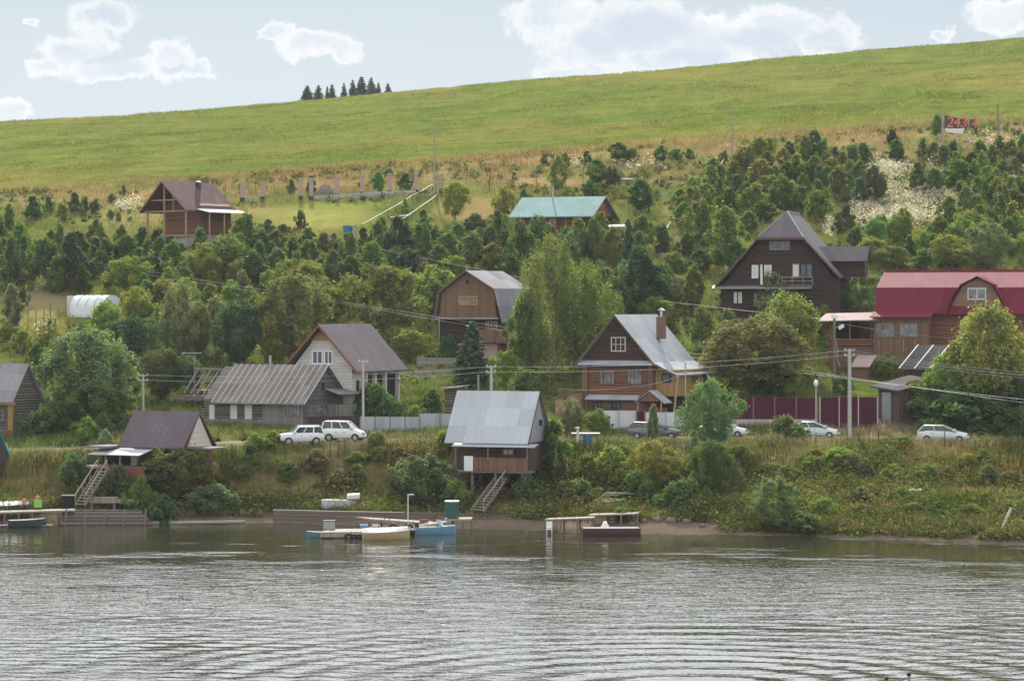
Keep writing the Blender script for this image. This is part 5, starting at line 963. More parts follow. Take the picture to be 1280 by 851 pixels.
wire('service wire from the lamp pole to the crimson roofed house',[(1043,403,G(1043,492).y),(1190,423,287)],.15,.015); wire('service wire from the concrete pole to the brick house eave',[(454,452,y2),(524,471,281)],.2,.02); wire('thin wire from the road pole to the log house',[(700,486,263),(790,483,264),(848,470,266)],.2,.018); wire('low wire leaving the concrete pole to the right',[(1062,441,y4),(1440,480,y4-8)],.4,.02)

# ---------------------------------------------------------------- shore
def embank(label,pts,top,mat):
    for i,(a,b_) in enumerate(zip(pts[:-1],pts[1:])):
        pass
m('embankwood',m_boards,(.10,.078,.062),(.19,.155,.13),'h',.3,.1)
b=MB(); pts=[(341,654,638),(420,656,640),(480,657,641),(548,658,642),(640,660,645)]
for (x0,b0,t0),(x1,b1,t1) in zip(pts[:-1],pts[1:]):
    p,q=W(x0,b0-1),W(x1,b1-1); h0=(b0-t0)*p.y/F; h1=(b1-t1)*q.y/F
    b.poly([(p.x,p.y,-.5),(q.x,q.y,-.5),(q.x,q.y+.1,h1),(p.x,p.y+.1,h0)]); b.poly([(p.x,p.y+.1,h0),(q.x,q.y+.1,h1),(q.x,q.y+.45,h1+.02),(p.x,p.y+.45,h0+.02)])
    if x0==341: b.poly([(p.x,p.y+4.5,-.5),(p.x,p.y,-.5),(p.x,p.y+.1,h0),(p.x,p.y+4.5,h0+.25)])
tag(b.build('embankment',M['embankwood']),'brown plank faced embankment along the middle shore','retaining wall')
def deck(name,label,corners,Y0Y1,zt,legs,mat='plank',t=.12,cat='dock',rail=False,group=None):
    """corners: px at front left, front right, back right, back left"""
    (xa,xb,xc,xd),(ya,yb)=corners,Y0Y1; A=[Vector(((xa-CX)*ya/F,ya,zt[0])),Vector(((xb-CX)*ya/F,ya,zt[1])),Vector(((xc-CX)*yb/F,yb,zt[1])),Vector(((xd-CX)*yb/F,yb,zt[0]))]
    o=A[0]; r=thing(name,label,cat,o,0,group); Q=[p-o for p in A]; dn=Vector((0,0,-t)); b=MB(); b.poly(Q); b.poly([p+dn for p in Q][::-1])
    for i in range(4): j=(i+1)%4; b.poly([Q[i],Q[i]+dn,Q[j]+dn,Q[j]])
    b.build('planking',M[mat],r)
    for i in range(legs):
        f=i/max(1,legs-1)
        for s_,e in((Q[0].lerp(Q[1],f),0),(Q[3].lerp(Q[2],f),0)): MB().tube(s_+Vector((0,.05,-t-.002)),s_+Vector((random.uniform(-.1,.1),.05,-o.z-.9)),.07,.08,7).build('leg',M['oldwood'],r)
    return r
# ---------------------------------------------------------------- boats
def boat(name,label,px,py,Lb,Wb,Hb,yaw,hull,inner,cover=None,screen=False,z=0.,cat='boat',flip=False,punt=False):
    w=W(px,py); t=thing(name,label,cat,(w.x,w.y,z),R(yaw)); st=[(0,.72,.0),(.15,.9,-.02),(.4,1,0),(.65,.9,.04),(.85,.55,.16),(.96,.2,.3),(1,.03,.36)] if not punt else [(0,.9,.1),(.08,1,0),(.5,1,0),(.9,.95,0),(1,.85,.14)]
    out=[];inn=[]
    for x,f,k in st:
        X=(x-.5)*Lb; y=f*Wb/2; zb=-.18+k*Hb; zt=Hb*(1+(.25*x*x if not punt else .05))
        out.append([(X,-y,zt),(X,-y*.92,zt*.4),(X,-y*.55,zb),(X,y*.55,zb),(X,y*.92,zt*.4),(X,y,zt)])
        q=.88; inn.append([(X*.96,-y*q,zt),(X*.96,-y*q*.9,zt*.55),(X*.96,-y*q*.5,zb+.12),(X*.96,y*q*.5,zb+.12),(X*.96,y*q*.9,zt*.55),(X*.96,y*q,zt)])
    b=MB(); b.loft(out,False,False); b.poly(out[0]); b.poly(out[-1][::-1])
    for o_,i_ in((0,0),(5,5)):
        for k in range(len(st)-1): b.poly([out[k][o_],out[k+1][o_],inn[k+1][i_],inn[k][i_]] if o_ else [out[k][o_],inn[k][i_],inn[k+1][i_],out[k+1][o_]])
    b.build('hull',M[hull],t,True,.02)
    c=MB(); c.loft([r[::-1] for r in inn],False,False); c.poly(inn[0][::-1]); c.poly(inn[-1]); c.build('interior',M[inner],t,True)
    if cover:
        c=MB()
        rr=[[(X[0][0],X[0][1]*1.04,X[0][2]+.02),(X[0][0],X[0][1]*.5,X[0][2]+.24),(X[0][0],0,X[0][2]+.33),(X[0][0],X[5][1]*.5,X[0][2]+.24),(X[0][0],X[5][1]*1.04,X[0][2]+.02)] for X in out[:-1]]
        c.loft([r[::-1] for r in rr],False,True); c.build('cover',M[cover],t,True)
    else:
        for x in(-.22,.12): MB().box(x*Lb,x*Lb+.25,-Wb*.4,Wb*.4,Hb*.62,Hb*.7).build('bench',M['plank'],t)
    if screen:
        b=MB(); y=Wb*.4; z0=Hb*1.08; b.poly([(.12*Lb,-y,z0),(.2*Lb,-y*.6,z0),(.12*Lb,-y*.6,z0+.5),(.06*Lb,-y,z0+.5)]); b.poly([(.2*Lb,-y*.6,z0),(.2*Lb,y*.6,z0),(.12*Lb,y*.6,z0+.5),(.12*Lb,-y*.6,z0+.5)]); b.poly([(.2*Lb,y*.6,z0),(.12*Lb,y,z0),(.06*Lb,y,z0+.5),(.12*Lb,y*.6,z0+.5)]); b.build('windscreen',M['milkglass'],t); MB().box(.1*Lb,.46*Lb,-Wb*.32,Wb*.32,Hb*1.0,Hb*1.12).build('foredeck',M[hull],t)
    if flip: t.rotation_euler=(math.pi,0,R(yaw))
    return t
m('bluehull',m_plain,(.13,.27,.39),.35,0,.12); m('yellowhull',m_plain,(.36,.28,.15),.5,0,.2); m('maroonhull',m_plain,(.10,.04,.045),.5,0,.25); m('greyhull',m_plain,(.28,.29,.3),.6,.2,.2); m('tealhull',m_plain,(.10,.2,.2),.5,0,.15); m('sheet',m_plain,(.62,.61,.58),.6,0,.1); m('milkglass',m_plain,(.55,.62,.66),.15,0,.05); m('darkhull',m_plain,(.035,.06,.06),.5,0,.3); m('greentank',m_plain,(.03,.085,.07),.45,.2,.2); m('bluebarrel',m_plain,(.03,.11,.26),.4,0,.15); m('limecloth',m_plain,(.17,.42,.08),.7,0,.1); m('skin',m_plain,(.42,.22,.15),.6,0,.12,5); m('hair',m_plain,(.02,.014,.011),.7,0,.2); m('shirt',m_plain,(.06,.16,.42),.8,0,.2,8); m('shorts',m_plain,(.04,.045,.06),.8,0,.2); m('shortsred',m_plain,(.2,.03,.03),.8,0,.2); m('logwood',m_boards,(.1,.085,.075),(.23,.2,.17),'h',.28,.14,.9,True)
boat('motor_boat','light blue motor boat with windscreen moored at the floating dock',544,668,3.4,1.45,.62,14,'bluehull','sheet',None,True)
boat('covered_boat','yellow boat under a white cover beside the tyres of the dock',483,674,3.7,1.3,.55,12,'yellowhull','sheet','sheet'); boat('rowing_boat','small teal boat bow behind the dark pontoon',398,672,1.9,1.1,.45,178,'tealhull','sheet'); boat('punt','maroon flat boat moored along the right pier',764,669.5,4.6,1.5,.62,2,'maroonhull','sheet',None,False,punt=True)
mtr=W(752,668.5); t=thing('seat_cover','white folded seat hood inside the maroon boat','boat seat',(mtr.x+.3,mtr.y+.2,.42)); MB().prism([(-.45,0),(.45,0),(.1,.62),(-.12,.62)],'y',-.35,.35).build('hood',M['sheet'],t,False,.05)
o=boat('upturned_boat','grey upturned boat lying on the grassy embankment',425,668,3.0,1.3,.55,6,'greyhull','greyhull',flip=True); g=G(424,636); o.location=(g.x,g.y,g.z+.62)
g=G(441,633); b=MB().obox((g.x-.5,g.y-.3,g.z+.6),(1.1,.1,.05),(0,.5,.1),(0,0,.4)); tag(b.build('white_tarp',M['sheet'],None,False,.08),'crumpled white tarp on the upturned grey boat','tarpaulin')
boat('covered_boat','boat under a white cover behind the left landing',8,652,4.2,1.7,.6,3,'darkhull','sheet','sheet',z=.75); boat('row_boat','dark boat with pale gunwale beached under the left landing',34,659,3.1,1.2,.5,14,'darkhull','sheet',z=.12)
# left landing
d=deck('plank_landing','long plank landing at the left edge on thin legs',(-30,94,94,-30),(240.5,242.4),(1.02,1.28),8); d=deck('lower_walkway','low walkway planks at the waterline left',(-20,66,66,-20),(238.2,239),(.18,.2),4,'oldwood')
wl=W(98,657); t=thing('log_crib','stacked log crib wall under the landing stairs','retaining wall',(wl.x-1.6,wl.y+.6,0))
for i in range(4): MB().beam((0,.25*i,.15+.3*i),(7.6-.3*i,.25*i+.3,.17+.3*i),.28).build('log',M['logwood'],t)
for x in(.4,2.,3.6,5.2,7): MB().tube((x,-.2,-.8),(x+.1,.1,1.35),.09,.08,7).build('stake',M['oldwood'],t)
bb=P(112,626,244.5); t=thing('plank_stack','stack of pale sawn planks on trestles beside the stairs','plank stack',(bb.x,bb.y,bb.z-.5))
for i in range(3): MB().box(-.1*i,4.2 if i<2 else 2.4,-.25,.45,.34+.17*i,.5+.17*i).build('plank_layer',M['plank'],t)
for x in(.2,2.1,4.0): MB().box(x-.1,x+.1,-.2,.4,-.8,.335).build('trestle',M['oldwood'],t)
def stairs(label,p0,p1,wid,n,railz=.9,mat='oldwood',yaw=None,both=True):
    p0,p1=Vector(p0),Vector(p1); t=thing('wooden_stairs',label,'stairs',p0); d=p1-p0; sd=Vector((d.y,-d.x,0)).normalized()*wid/2
    for k in(-1,1):
        MB().beam(sd*k,d+sd*k,.08,.2).build('stringer',M[mat],t)
        if railz and(both or k>0): 
            MB().beam(sd*k+Vector((0,0,railz)),d+sd*k+Vector((0,0,railz)),.07).build('handrail',M['polewood'],t)
            for f in(0,.33,.66,1): MB().beam(d*f+sd*k,d*f+sd*k+Vector((0,0,railz)),.06).build('baluster',M['polewood'],t)
    for i in range(n): c=d*((i+.5)/n); u=d.copy(); u.z=0; u=u.normalized()*.14 if u.length>.01 else Vector((0,.14,0)); MB().obox(c-sd-u,sd*2,u*2,Vector((0,0,.05))).build('tread',M['plank'],t)
stairs('steep stairs with handrails up to the purple roofed hut',P(100,632,242.5),P(128,588,246.2),.9,12); stairs('long ladder stairs from the stilted hut balcony to the dock',P(596,639,238.5),P(632,590,246),1.15,14,.9,both=False)
g=P(82,637,243.2); t=thing('changing_box','dark little box shed at the foot of the left stairs','shed',g); MB().box(-.3,.75,0,.8,-.8,1.15).build('wall',M['dark'],t); MB().box(-.4,.85,-.1,.9,1.152,1.22).build('roof',M['oldwood'],t)
def rails(label,px0,px1,py,Y,z,n):
    a,b_=P(px0,py,Y),P(px1,py,Y); t=thing('landing_rail',label,'railing',(a.x,a.y,z)); L=b_.x-a.x
    for i in range(n+1): MB().beam((L*i/n,0,0),(L*i/n,0,.85),.06).build('rail_post',M['darkmetal'],t)
    MB().beam((0,0,.85),(L,0,.85),.08).build('top_rail',M['redwood'],t)
rails('rusty red railing along the left landing',11,62,640,242.6,1.05,4)
# floating dock in the middle
deck('floating_dock','low dark pontoon with pale deck and tyre fenders',(400,470,476,408),(226.6,230),(.5,.55),4,t=.4); deck('gangway','wide sloping plank gangway in front of the embankment',(462,545,540,445),(234.2,236.6),(1.0,.62),4); deck('dock_walk','narrow sunlit walkway rising to the barrel',(498,562,566,506),(231.2,233.4),(.42,1.02),5); deck('barrel_stand','dark trestle under the green barrel',(556,590,590,556),(232.5,234.6),(1.05,1.12),4)
deck('dock_middle','plank deck between pontoon and gangway',(450,520,524,458),(229.5,231.6),(.52,.5),4)
w=W(565,666); t=thing('green_barrel','upright dark green barrel on the dock trestle','barrel',(P(565,650,233.6).x,233.6,1.13)); MB().tube((0,0,0),(0,0,1.28),.56,.58,18).build('drum',M['greentank'],t,False); 
for z in(.4,.85): MB().tube((0,0,z),(0,0,z+.05),.6,.6,18).build('hoop',M['greentank'],t)
MB().tube((0,0,1.282),(0,0,1.36),.62,.6,18).build('lid',M['metal'],t)
t=thing('dock_lamp','white angled lamp post standing on the dock','street lamp',P(510,652,233)); MB().tube((0,0,-.6),(0,0,2.15),.05,.045,8).build('shaft',M['offwhite'],t); MB().box(-.04,.5,-.05,.05,2.15,2.24).build('arm',M['offwhite'],t)
for i,(px,py,Y) in enumerate([(436,671,226.3),(443,672,226.3),(449,672,226.3),(512,660,231),(518,662,231),(533,664,231),(492,659,231.3)]):
    p=P(px,py,Y); t=thing('tyre_fender','black tyre fender hanging on the dock, '+ORD[i]+' from the left','tyre',(p.x,p.y-.12,p.z),0,'tyre fenders on the dock'); rr=[]
    for a in np.linspace(0,2*math.pi,15): rr.append([((.26+.1*math.cos(c))*math.cos(a),.1*math.sin(c),(.26+.1*math.cos(c))*math.sin(a)) for c in np.linspace(0,2*math.pi,7)[:-1]])
    MB().loft(rr,True,False).build('tread',M['rubber'],t,True)
for lab,p0,w_,h_,mt in(('grey box at the far end of the pontoon',P(404,661,229),.9,.62,'greyhull'),('rusty folding frame standing on the gangway',P(481,655,234.5),.4,.5,'darkmetal')):
    t=thing('deck_box' if 'box' in lab else 'folding_frame',lab,'box' if 'box' in lab else 'frame',(p0.x,p0.y,.55 if 'box' in lab else .85))
    if 'box' in lab: MB().box(0,w_,0,.6,0,h_).build('body',M[mt],t,False,.03); MB().box(-.03,w_+.03,-.03,.63,h_+.002,h_+.06).build('lid',M['darkmetal'],t)
    else:
        for x in(0,w_): MB().beam((x,0,0),(x,0,h_),.05).build('leg',M[mt],t); 
        MB().beam((0,0,h_),(w_,0,h_),.05).build('top_bar',M[mt],t); MB().beam((0,0,h_*.5),(w_,0,h_*.5),.04).build('lower_bar',M[mt],t)
t=thing('pontoon_railing','rusty low railing along the pontoon','railing',P(448,662,229.4)); t.location.z=.5
for i in range(5): MB().beam((i*.8,0,0),(i*.8,0,.6),.05).build('rail_post',M['darkmetal'],t)
MB().beam((-.3,0,.6),(3.4,0,.55),.06).build('top_rail',M['redwood'],t)
# right pier
deck('plank_pier','crooked plank pier on dark posts above the maroon boat',(681,742,744,686),(232.5,234),(1.08,1.22),4,'plank',.1); deck('plank_pier','upper end of the crooked pier reaching the bank',(735,797,799,740),(234.4,236),(1.3,1.42),4,'plank',.1)
w=W(687,668); t=thing('garden_chair','white chair standing in the shallows under the pier','chair',(w.x,w.y+.2,0)); MB().box(-.26,.22,.2,.26,.5,1.02).build('backrest',M['white'],t); MB().box(-.26,.22,-.25,.199,.4,.46).build('seat',M['white'],t)
for x in(-.22,.18):
    for y in(-.2,.2): MB().beam((x,y,-.4),(x,y,.398),.05).build('leg',M['white'],t)
t=thing('plank_pile','untidy pile of old boards on the bank above the pier','board pile',G(758,634))
for i in range(9): a=random.uniform(-.35,.25); MB().obox((-1.6+.2*i,-.6+.15*i,.2+.12*i),(2.6*math.cos(a),2.6*math.sin(a),random.uniform(-.5,.3)),(0,.2,.02),(0,0,.06)).build('board',M['greywoodh'],t)
# bits on the bank
w=W(160,655.5); t=thing('floating_log','long grey log lying along the left waterline','log',(w.x,w.y,.08)); MB().tube((0,0,0),(9.7,.5,.12),.19,.14,10).build('trunk',M['polewood'],t)
p=W(215,655); t=thing('mooring_stake','crooked mooring stake by the floating log','stake',(p.x,p.y,0)); MB().tube((0,0,-.6),(-.12,0,.75),.07,.05,7).build('shaft',M['polewood'],t)
g=G(1248,664); t=thing('leaning_post','white leaning post on the right shore','post',g); MB().beam((0,0,-.3),(1.0,0,1.85),.17).build('shaft',M['offwhite'],t)
g=G(1126,628); t=thing('concrete_slab','grey concrete slab stuck in the right bank','slab',(g.x,g.y,g.z+.25)); MB().obox((0,0,0),(1.7,0,.05),(0,.5,.12),(0,-.25,.75)).build('slab',M['stone'],t,False,.03)
m('mudstone',m_plain,(.15,.115,.095),.9,0,.4,2.)
for i,(px,py,sz) in enumerate([(806,652,.5),(822,651,.7),(838,652,.75),(858,653,.65),(878,658,.45),(896,660,.5),(790,655,.4),(920,659,.35)]):
    g=G(px,py); t=thing('shore_boulder','brown boulder on the muddy shore right of the pier, '+ORD[i]+' from the left' if 0 else 'brown shore boulder right of the maroon boat, group member','boulder',(g.x,g.y,g.z),random.uniform(0,6),'boulders on the shore'); sz*=.62
    rr=[[(sz*r*(1+.2*math.sin(3*a+i))*math.cos(a),sz*.8*r*math.sin(a)*(1+.15*math.cos(2*a+i)),sz*z) for a in np.linspace(0,2*math.pi,11)[:-1]] for r,z in((.8,-.3),(1,.1),(.92,.45),(.6,.72),(.15,.82))]
    MB().loft(rr).build('rock',M['mudstone'],t,False,.05)
bs=[o for o in COL.objects if o.name.startswith('shore_boulder')]; bs.sort(key=lambda o:o.location.x)
for i,o in enumerate(bs): o['label']='brown boulder on the shore right of the maroon boat, '+ORD[i]+' from left'
g=G(434,296); t=thing('blue_barrel','blue plastic barrel on the mown upper lawn','barrel',g); MB().tube((0,0,-.2),(0,0,1.35),.52,.52,16).build('drum',M['bluebarrel'],t); MB().tube((0,0,1.352),(0,0,1.42),.4,.4,12).build('lid',M['bluebarrel'],t)
t=thing('blue_barrel','pale blue barrel half behind the blue one','barrel',(g.x+.85,g.y+.4,g.z)); MB().tube((0,0,-.2),(0,0,1.25),.4,.4,16).build('drum',M['greyhull'],t); MB().tube((0,0,1.252),(0,0,1.32),.3,.3,12).build('lid',M['bluebarrel'],t)
g=G(488,277); b=MB().obox((0,0,.5),(2.6,.2,.35),(0,1.4,.1),(0,0,.07)); o=b.build('white_board',M['palecloth']); o.location=g; tag(o,'white sheet lying beside the lawn stairs','sheet')
g=G(786,228); t=thing('hotbed_frame','long pale covered hotbed frame in the vegetable plot','garden bed',(g.x-1.2,g.y,g.z)); MB().box(0,2.6,0,.8,-.3,.35).build('side_boards',M['oldwood'],t); MB().obox((-.05,-.05,.36),(2.7,0,0),(0,.9,.2),(0,0,.06)).build('cover',M['rooftin'],t)
g=G(766,296); t=thing('white_canopy','white flat canopy on posts beside the green roofed house','canopy',(g.x-.9,g.y,g.z)); MB().obox((-.3,-.6,1.15),(2.7,0,.1),(0,1.8,.3),(0,0,.06)).build('cover',M['palecloth'],t)
for x in(0,2.1): MB().beam((x,0,-.3),(x,0,1.16),.1).build('post',M['redwood'],t)
MB().box(0.06,2.04,.9,1.0,-.3,1.1).build('back_wall',M['redboard'],t)
g=G(727,558); t=thing('wash_table','white board table with a blue drum beside the stilted hut','table',g); MB().box(-.9,1.6,-.3,.5,1.12,1.2).build('top',M['white'],t)
for x in(-.8,1.4): MB().beam((x,0,-.4),(x,0,1.118),.1).build('leg',M['oldwood'],t)
t=thing('blue_drum','dark blue drum under the white board table','barrel',(g.x+.5,g.y-.1,g.z)); MB().tube((0,0,-.2),(0,0,1.0),.38,.38,14).build('drum',M['bluebarrel'],t); MB().tube((0,0,1.002),(0,0,1.04),.3,.3,12).build('lid',M['bluebarrel'],t)
t=thing('wash_basin','white standpipe with cap in front of the white table','standpipe',(g.x-.35,g.y-.5,g.z)); MB().tube((0,0,-.2),(0,0,1.6),.11,.11,10).build('shaft',M['offwhite'],t); MB().tube((0,0,1.602),(0,0,1.72),.2,.2,10).build('cap',M['offwhite'],t)
def rope(label,a,b,sag):
    a,b=Vector(a),Vector(b); n=8; tag(MB().path([a.lerp(b,i/n)-Vector((0,0,4*sag*(i/n)*(1-i/n))) for i in range(n+1)],.022,5).build('mooring_rope',M['polewood']),label,'rope')
q=P(545,655,232.2); w=W(556,667); rope('mooring rope from the light blue motor boat to the dock',(w.x,w.y+.3,.8),(q.x,q.y,.95),.12)
q=P(742,660,234); w=W(731,669); rope('mooring rope from the maroon boat to the pier',(w.x+.2,w.y+.1,.6),(q.x-.3,q.y,1.15),.1)
w=W(521,668); t=thing('outboard_motor','dark outboard motor on the stern of the blue motor boat','motor',(w.x,w.y+.2,.35)); MB().loft([[(x*.16*k,y*.13*k,z) for x,y in((-1,-1),(1,-1),(1,1),(-1,1))] for z,k in((.1,.7),(.2,1.05),(.5,1.1),(.6,.7))]).build('cowling',M['rubber'],t,False,.03); MB().box(-.06,.04,-.05,.05,-.6,.099).build('leg',M['darkmetal'],t)
for i,(px,py,Y,sz) in enumerate([(455,655,231,.32),(470,655,231.2,.26),(530,652,232.6,.3)]):
    p=P(px,py,Y); t=thing('fish_crate','plastic crate left on the dock planks, '+ORD[i]+' from left','crate',(p.x,p.y,.53 if i<2 else .82),.3*i,'crates on the dock'); MB().box(-sz,sz,-.2,.2,0,.26).build('side',M[('bluehull','offwhite','redwood')[i]],t,False,.02); MB().box(-sz*.85,sz*.85,-.16,.16,.2605,.265).build('inside',M['dark'],t)  # crates are solid; a dark top sheet imitates the shaded hollow
# ---------------------------------------------------------------- people
def person(label,base,rz,skel,rad,edges,cloth=None,head=None,hairc='hair',scale=1.):
    """one skinned body; joints in metres from base"""
    me=bpy.data.meshes.new('person'); me.from_pydata(skel,edges,[]); o=bpy.data.objects.new('person',me); COL.objects.link(o); o.location=base; o.rotation_euler=(0,0,rz); o.scale=(scale,)*3
    mo=o.modifiers.new('skin','SKIN'); 
    for v,r in zip(me.skin_vertices[0].data,rad): v.radius=(r,r*.8)
    me.skin_vertices[0].data[0].use_root=True; sm=o.modifiers.new('sub','SUBSURF'); sm.levels=2; sm.render_levels=2; me.materials.append(M['skin'])
    dg=bpy.context.evaluated_depsgraph_get(); em=bpy.data.meshes.new_from_object(o.evaluated_get(dg)); o.modifiers.clear(); o.data=em; em.materials.clear(); em.materials.append(M['skin']); em.polygons.foreach_set('use_smooth',[True]*len(em.polygons))
    hx,hy,hz=skel[5]; rr=[[((.093*r)*math.cos(a)+hx,(.105*r)*math.sin(a)+hy+.025,hz+.02+z) for a in np.linspace(0,2*math.pi,13)[:-1]] for r,z in((1.02,-.02),(1.1,.05),(.95,.1),(.5,.135),(.05,.145))]
    MB().loft(rr).build('hair',M[hairc],o,True)
    for part,rings,mt in cloth or []:
        MB().loft([[(cx+rx*math.cos(a),cy+ry*math.sin(a),cz) for a in np.linspace(0,2*math.pi,15)[:-1]] for cx,cy,cz,rx,ry in rings]).build(part,M[mt],o,True)
    tag(o,label,'person'); return o
SIT=[(0,0,.1),(0,0,.3),(0,.02,.52),(0,0,.62),(0,-.02,.7),(0,-.03,.83),(0,-.03,.93),
 (.19,0,.56),(.26,-.1,.32),(.2,-.3,.2),(.17,-.38,.2),(-.19,0,.56),(-.26,-.1,.32),(-.2,-.3,.2),(-.17,-.38,.2),(.1,-.05,.08),(.14,-.45,.14),(.14,-.5,-.28),(.14,-.62,-.32),(-.1,-.05,.08),(-.14,-.45,.14),(-.14,-.5,-.28),(-.14,-.62,-.32)]
SR=[.15,.145,.15,.08,.058,.1,.07,.065,.045,.034,.03,.065,.045,.034,.03,.09,.065,.045,.035,.09,.065,.045,.035]
SE=[(0,1),(1,2),(2,3),(3,4),(4,5),(5,6),(2,7),(7,8),(8,9),(9,10),(2,11),(11,12),(12,13),(13,14),(0,15),(15,16),(16,17),(17,18),(0,19),(19,20),(20,21),(21,22)]
STAND=[(0,0,.92),(0,0,1.12),(0,.01,1.36),(0,0,1.47),(0,-.01,1.54),(0,-.02,1.65),(0,-.02,1.75),
 (.2,0,1.4),(.25,-.03,1.12),(.23,-.16,.9),(.21,-.23,.84),(-.2,0,1.4),(-.25,-.03,1.12),(-.23,-.16,.9),(-.21,-.23,.84),(.1,0,.88),(.11,-.02,.48),(.11,.02,.08),(.12,-.14,.03),(-.1,0,.88),(-.11,-.02,.48),(-.11,.02,.08),(-.12,-.14,.03)]
def stand(px,top):
    Y=min((241+.05*i for i in range(120)),key=lambda Y:abs(YH-(gz((px-CX)*Y/F,Y)+1.88-HC)*F/Y-top)); x=(px-CX)*Y/F; return (x,Y,gz(x,Y)-.02)
person('person with bare torso standing behind the red railing at the left',stand(30,617),.4,STAND,SR,SE,[('shorts',[(0,0,.6,.2,.16),(0,0,.85,.19,.15),(0,0,.98,.18,.14)],'shorts')])
person('dark haired person standing behind the lime green cloth',stand(47,613),-.2,STAND,SR,SE,[('shorts',[(0,0,.6,.2,.16),(0,0,.85,.19,.15),(0,0,.98,.18,.14)],'shortsred')])
t=thing('lime_cloth','bright lime green cloth hung over the left railing','cloth',P(42.3,634,242.5)); MB().obox((0,0,0),(.68,0,0),(0,.03,0),(0,.03,.6)).build('cloth',M['limecloth'],t,False,.01)
w=W(1121,867); t=thing('rubber_boat','grey inflatable boat at the bottom edge carrying two people','boat',(w.x,w.y,0)); rr=[]
for a in np.linspace(0,2*math.pi,25): cx,cy=1.5*math.cos(a),.62*math.sin(a); rr.append([(cx+.2*math.cos(c)*math.cos(a),cy+.2*math.cos(c)*math.sin(a),.08+.2*math.sin(c)) for c in np.linspace(0,2*math.pi,9)[:-1]])
MB().loft(rr,True,False).build('tube',M['greyhull'],t,True); MB().box(-1.4,1.4,-.5,.5,-.02,.03).build('floor',M['darkhull'],t); MB().box(.4,.75,-.55,.55,.12,.17).build('bench',M['plank'],t); MB().box(-.6,-.25,-.55,.55,.12,.17).build('bench',M['plank'],t)
person('person in a blue shirt sitting in the boat at the bottom edge',(w.x+.56,w.y,.03),.3,SIT,SR,SE,[('shirt',[(0,.01,.12,.19,.15),(0,.01,.3,.185,.15),(0,.01,.5,.215,.14),(0,0,.6,.13,.1),(0,-.01,.64,.07,.07)],'shirt')])
person('dark haired person low in the boat at the bottom edge',(w.x-.48,w.y,-.17),-.3,SIT,SR,SE,[('shirt',[(0,.01,.12,.19,.15),(0,.01,.3,.185,.15),(0,.01,.5,.215,.14),(0,0,.6,.13,.1),(0,-.01,.64,.07,.07)],'shorts')])
# ---------------------------------------------------------------- sky, sun, camera
SUN_EL,SUN_AZ=37.,-5.
w=bpy.data.worlds.new('World'); scene.world=w; w.use_nodes=True; nt=w.node_tree; nt.nodes.clear()
class WT(NT):
    def __init__(s): s.t=nt
T_=WT(); sky=T_.n('ShaderNodeTexSky',sky_type='NISHITA'); sky.sun_disc=False; sky.sun_elevation=R(SUN_EL); sky.sun_rotation=R(SUN_AZ); sky.air_density=1.; sky.dust_density=1.6; sky.ozone_density=1.2
co=T_.coord('Generated'); x,y,zz=T_.xyz(co); yy=T_.math('MAXIMUM',y,.05); u=T_.math('DIVIDE',x,yy); v=T_.math('DIVIDE',zz,yy)
cv=T_.n('ShaderNodeCombineXYZ',i={0:u,1:v}).outputs[0]
wn=T_.n('ShaderNodeTexNoise',i={'Scale':55.,'Detail':6.,'Roughness':.6}); T_.t.links.new(cv,wn.inputs['Vector'])
wsub=T_.n('ShaderNodeVectorMath',operation='SUBTRACT',i={0:wn.outputs['Color'],1:(.5,.5,.5)}).outputs[0]
wsc=T_.n('ShaderNodeVectorMath',operation='MULTIPLY',i={0:wsub,1:(.02,.015,0)}).outputs[0]; wc=T_.n('ShaderNodeVectorMath',operation='ADD',i={0:cv,1:wsc}).outputs[0]
def blob(px,py,rx,ry):
    c=((px-CX)/F,(YH-py)/F,0); a=T_.n('ShaderNodeVectorMath',operation='SUBTRACT',i={0:wc,1:c}).outputs[0]
    b=T_.n('ShaderNodeVectorMath',operation='MULTIPLY',i={0:a,1:(F/rx,F/ry,0)}).outputs[0]; return T_.n('ShaderNodeVectorMath',operation='LENGTH',i={0:b}).outputs['Value']
def cloud(bl):
    d=None
    for b in bl:
        l=blob(*b); d=l if d is None else T_.n('ShaderNodeMath',operation='SMOOTH_MIN',i={0:d,1:l,2:.25}).outputs[0]
    return d
CL=[(130,22,42,28),(95,62,55,26),(150,85,75,17),(215,78,32,30),(250,90,24,12),(60,85,38,16),(36,22,18,8),(8,140,28,18),(345,40,26,15),(390,58,48,22),(428,68,28,14),(690,22,68,36),(740,62,75,34),(720,90,70,14),(800,30,70,45),(880,50,75,40),(975,35,75,30),(1035,48,50,26),(850,75,120,18),(1265,18,60,28),(1180,38,18,7),(1155,54,14,4),(560,-40,90,18),(300,-90,120,30),(900,-80,160,40),(1150,-120,120,35),(100,-110,130,30),(600,-150,150,25)]
d=cloud(CL); en=T_.n('ShaderNodeTexNoise',i={'Scale':190.,'Detail':5.,'Roughness':.65}); T_.t.links.new(cv,en.inputs['Vector']); d=T_.math('ADD',d,T_.math('MULTIPLY',T_.math('SUBTRACT',en.outputs[0],.5),1.)); m=T_.n('ShaderNodeMapRange',interpolation_type='SMOOTHSTEP',i={0:d,1:1.06,2:.7,3:0.,4:1.}).outputs[0]
core=T_.n('ShaderNodeMapRange',interpolation_type='SMOOTHSTEP',i={0:cloud([(805,38,85,38),(745,55,40,25),(950,50,75,22),(135,72,40,13),(870,70,60,14),(1045,60,30,10),(225,88,22,7)]),1:1.1,2:.35,3:0.,4:1.}).outputs[0]
nz=T_.n('ShaderNodeTexNoise',i={'Scale':32.,'Detail':5.,'Roughness':.6}); T_.t.links.new(wc,nz.inputs['Vector']); nn=T_.ramp(nz.outputs[0],.35,.68)
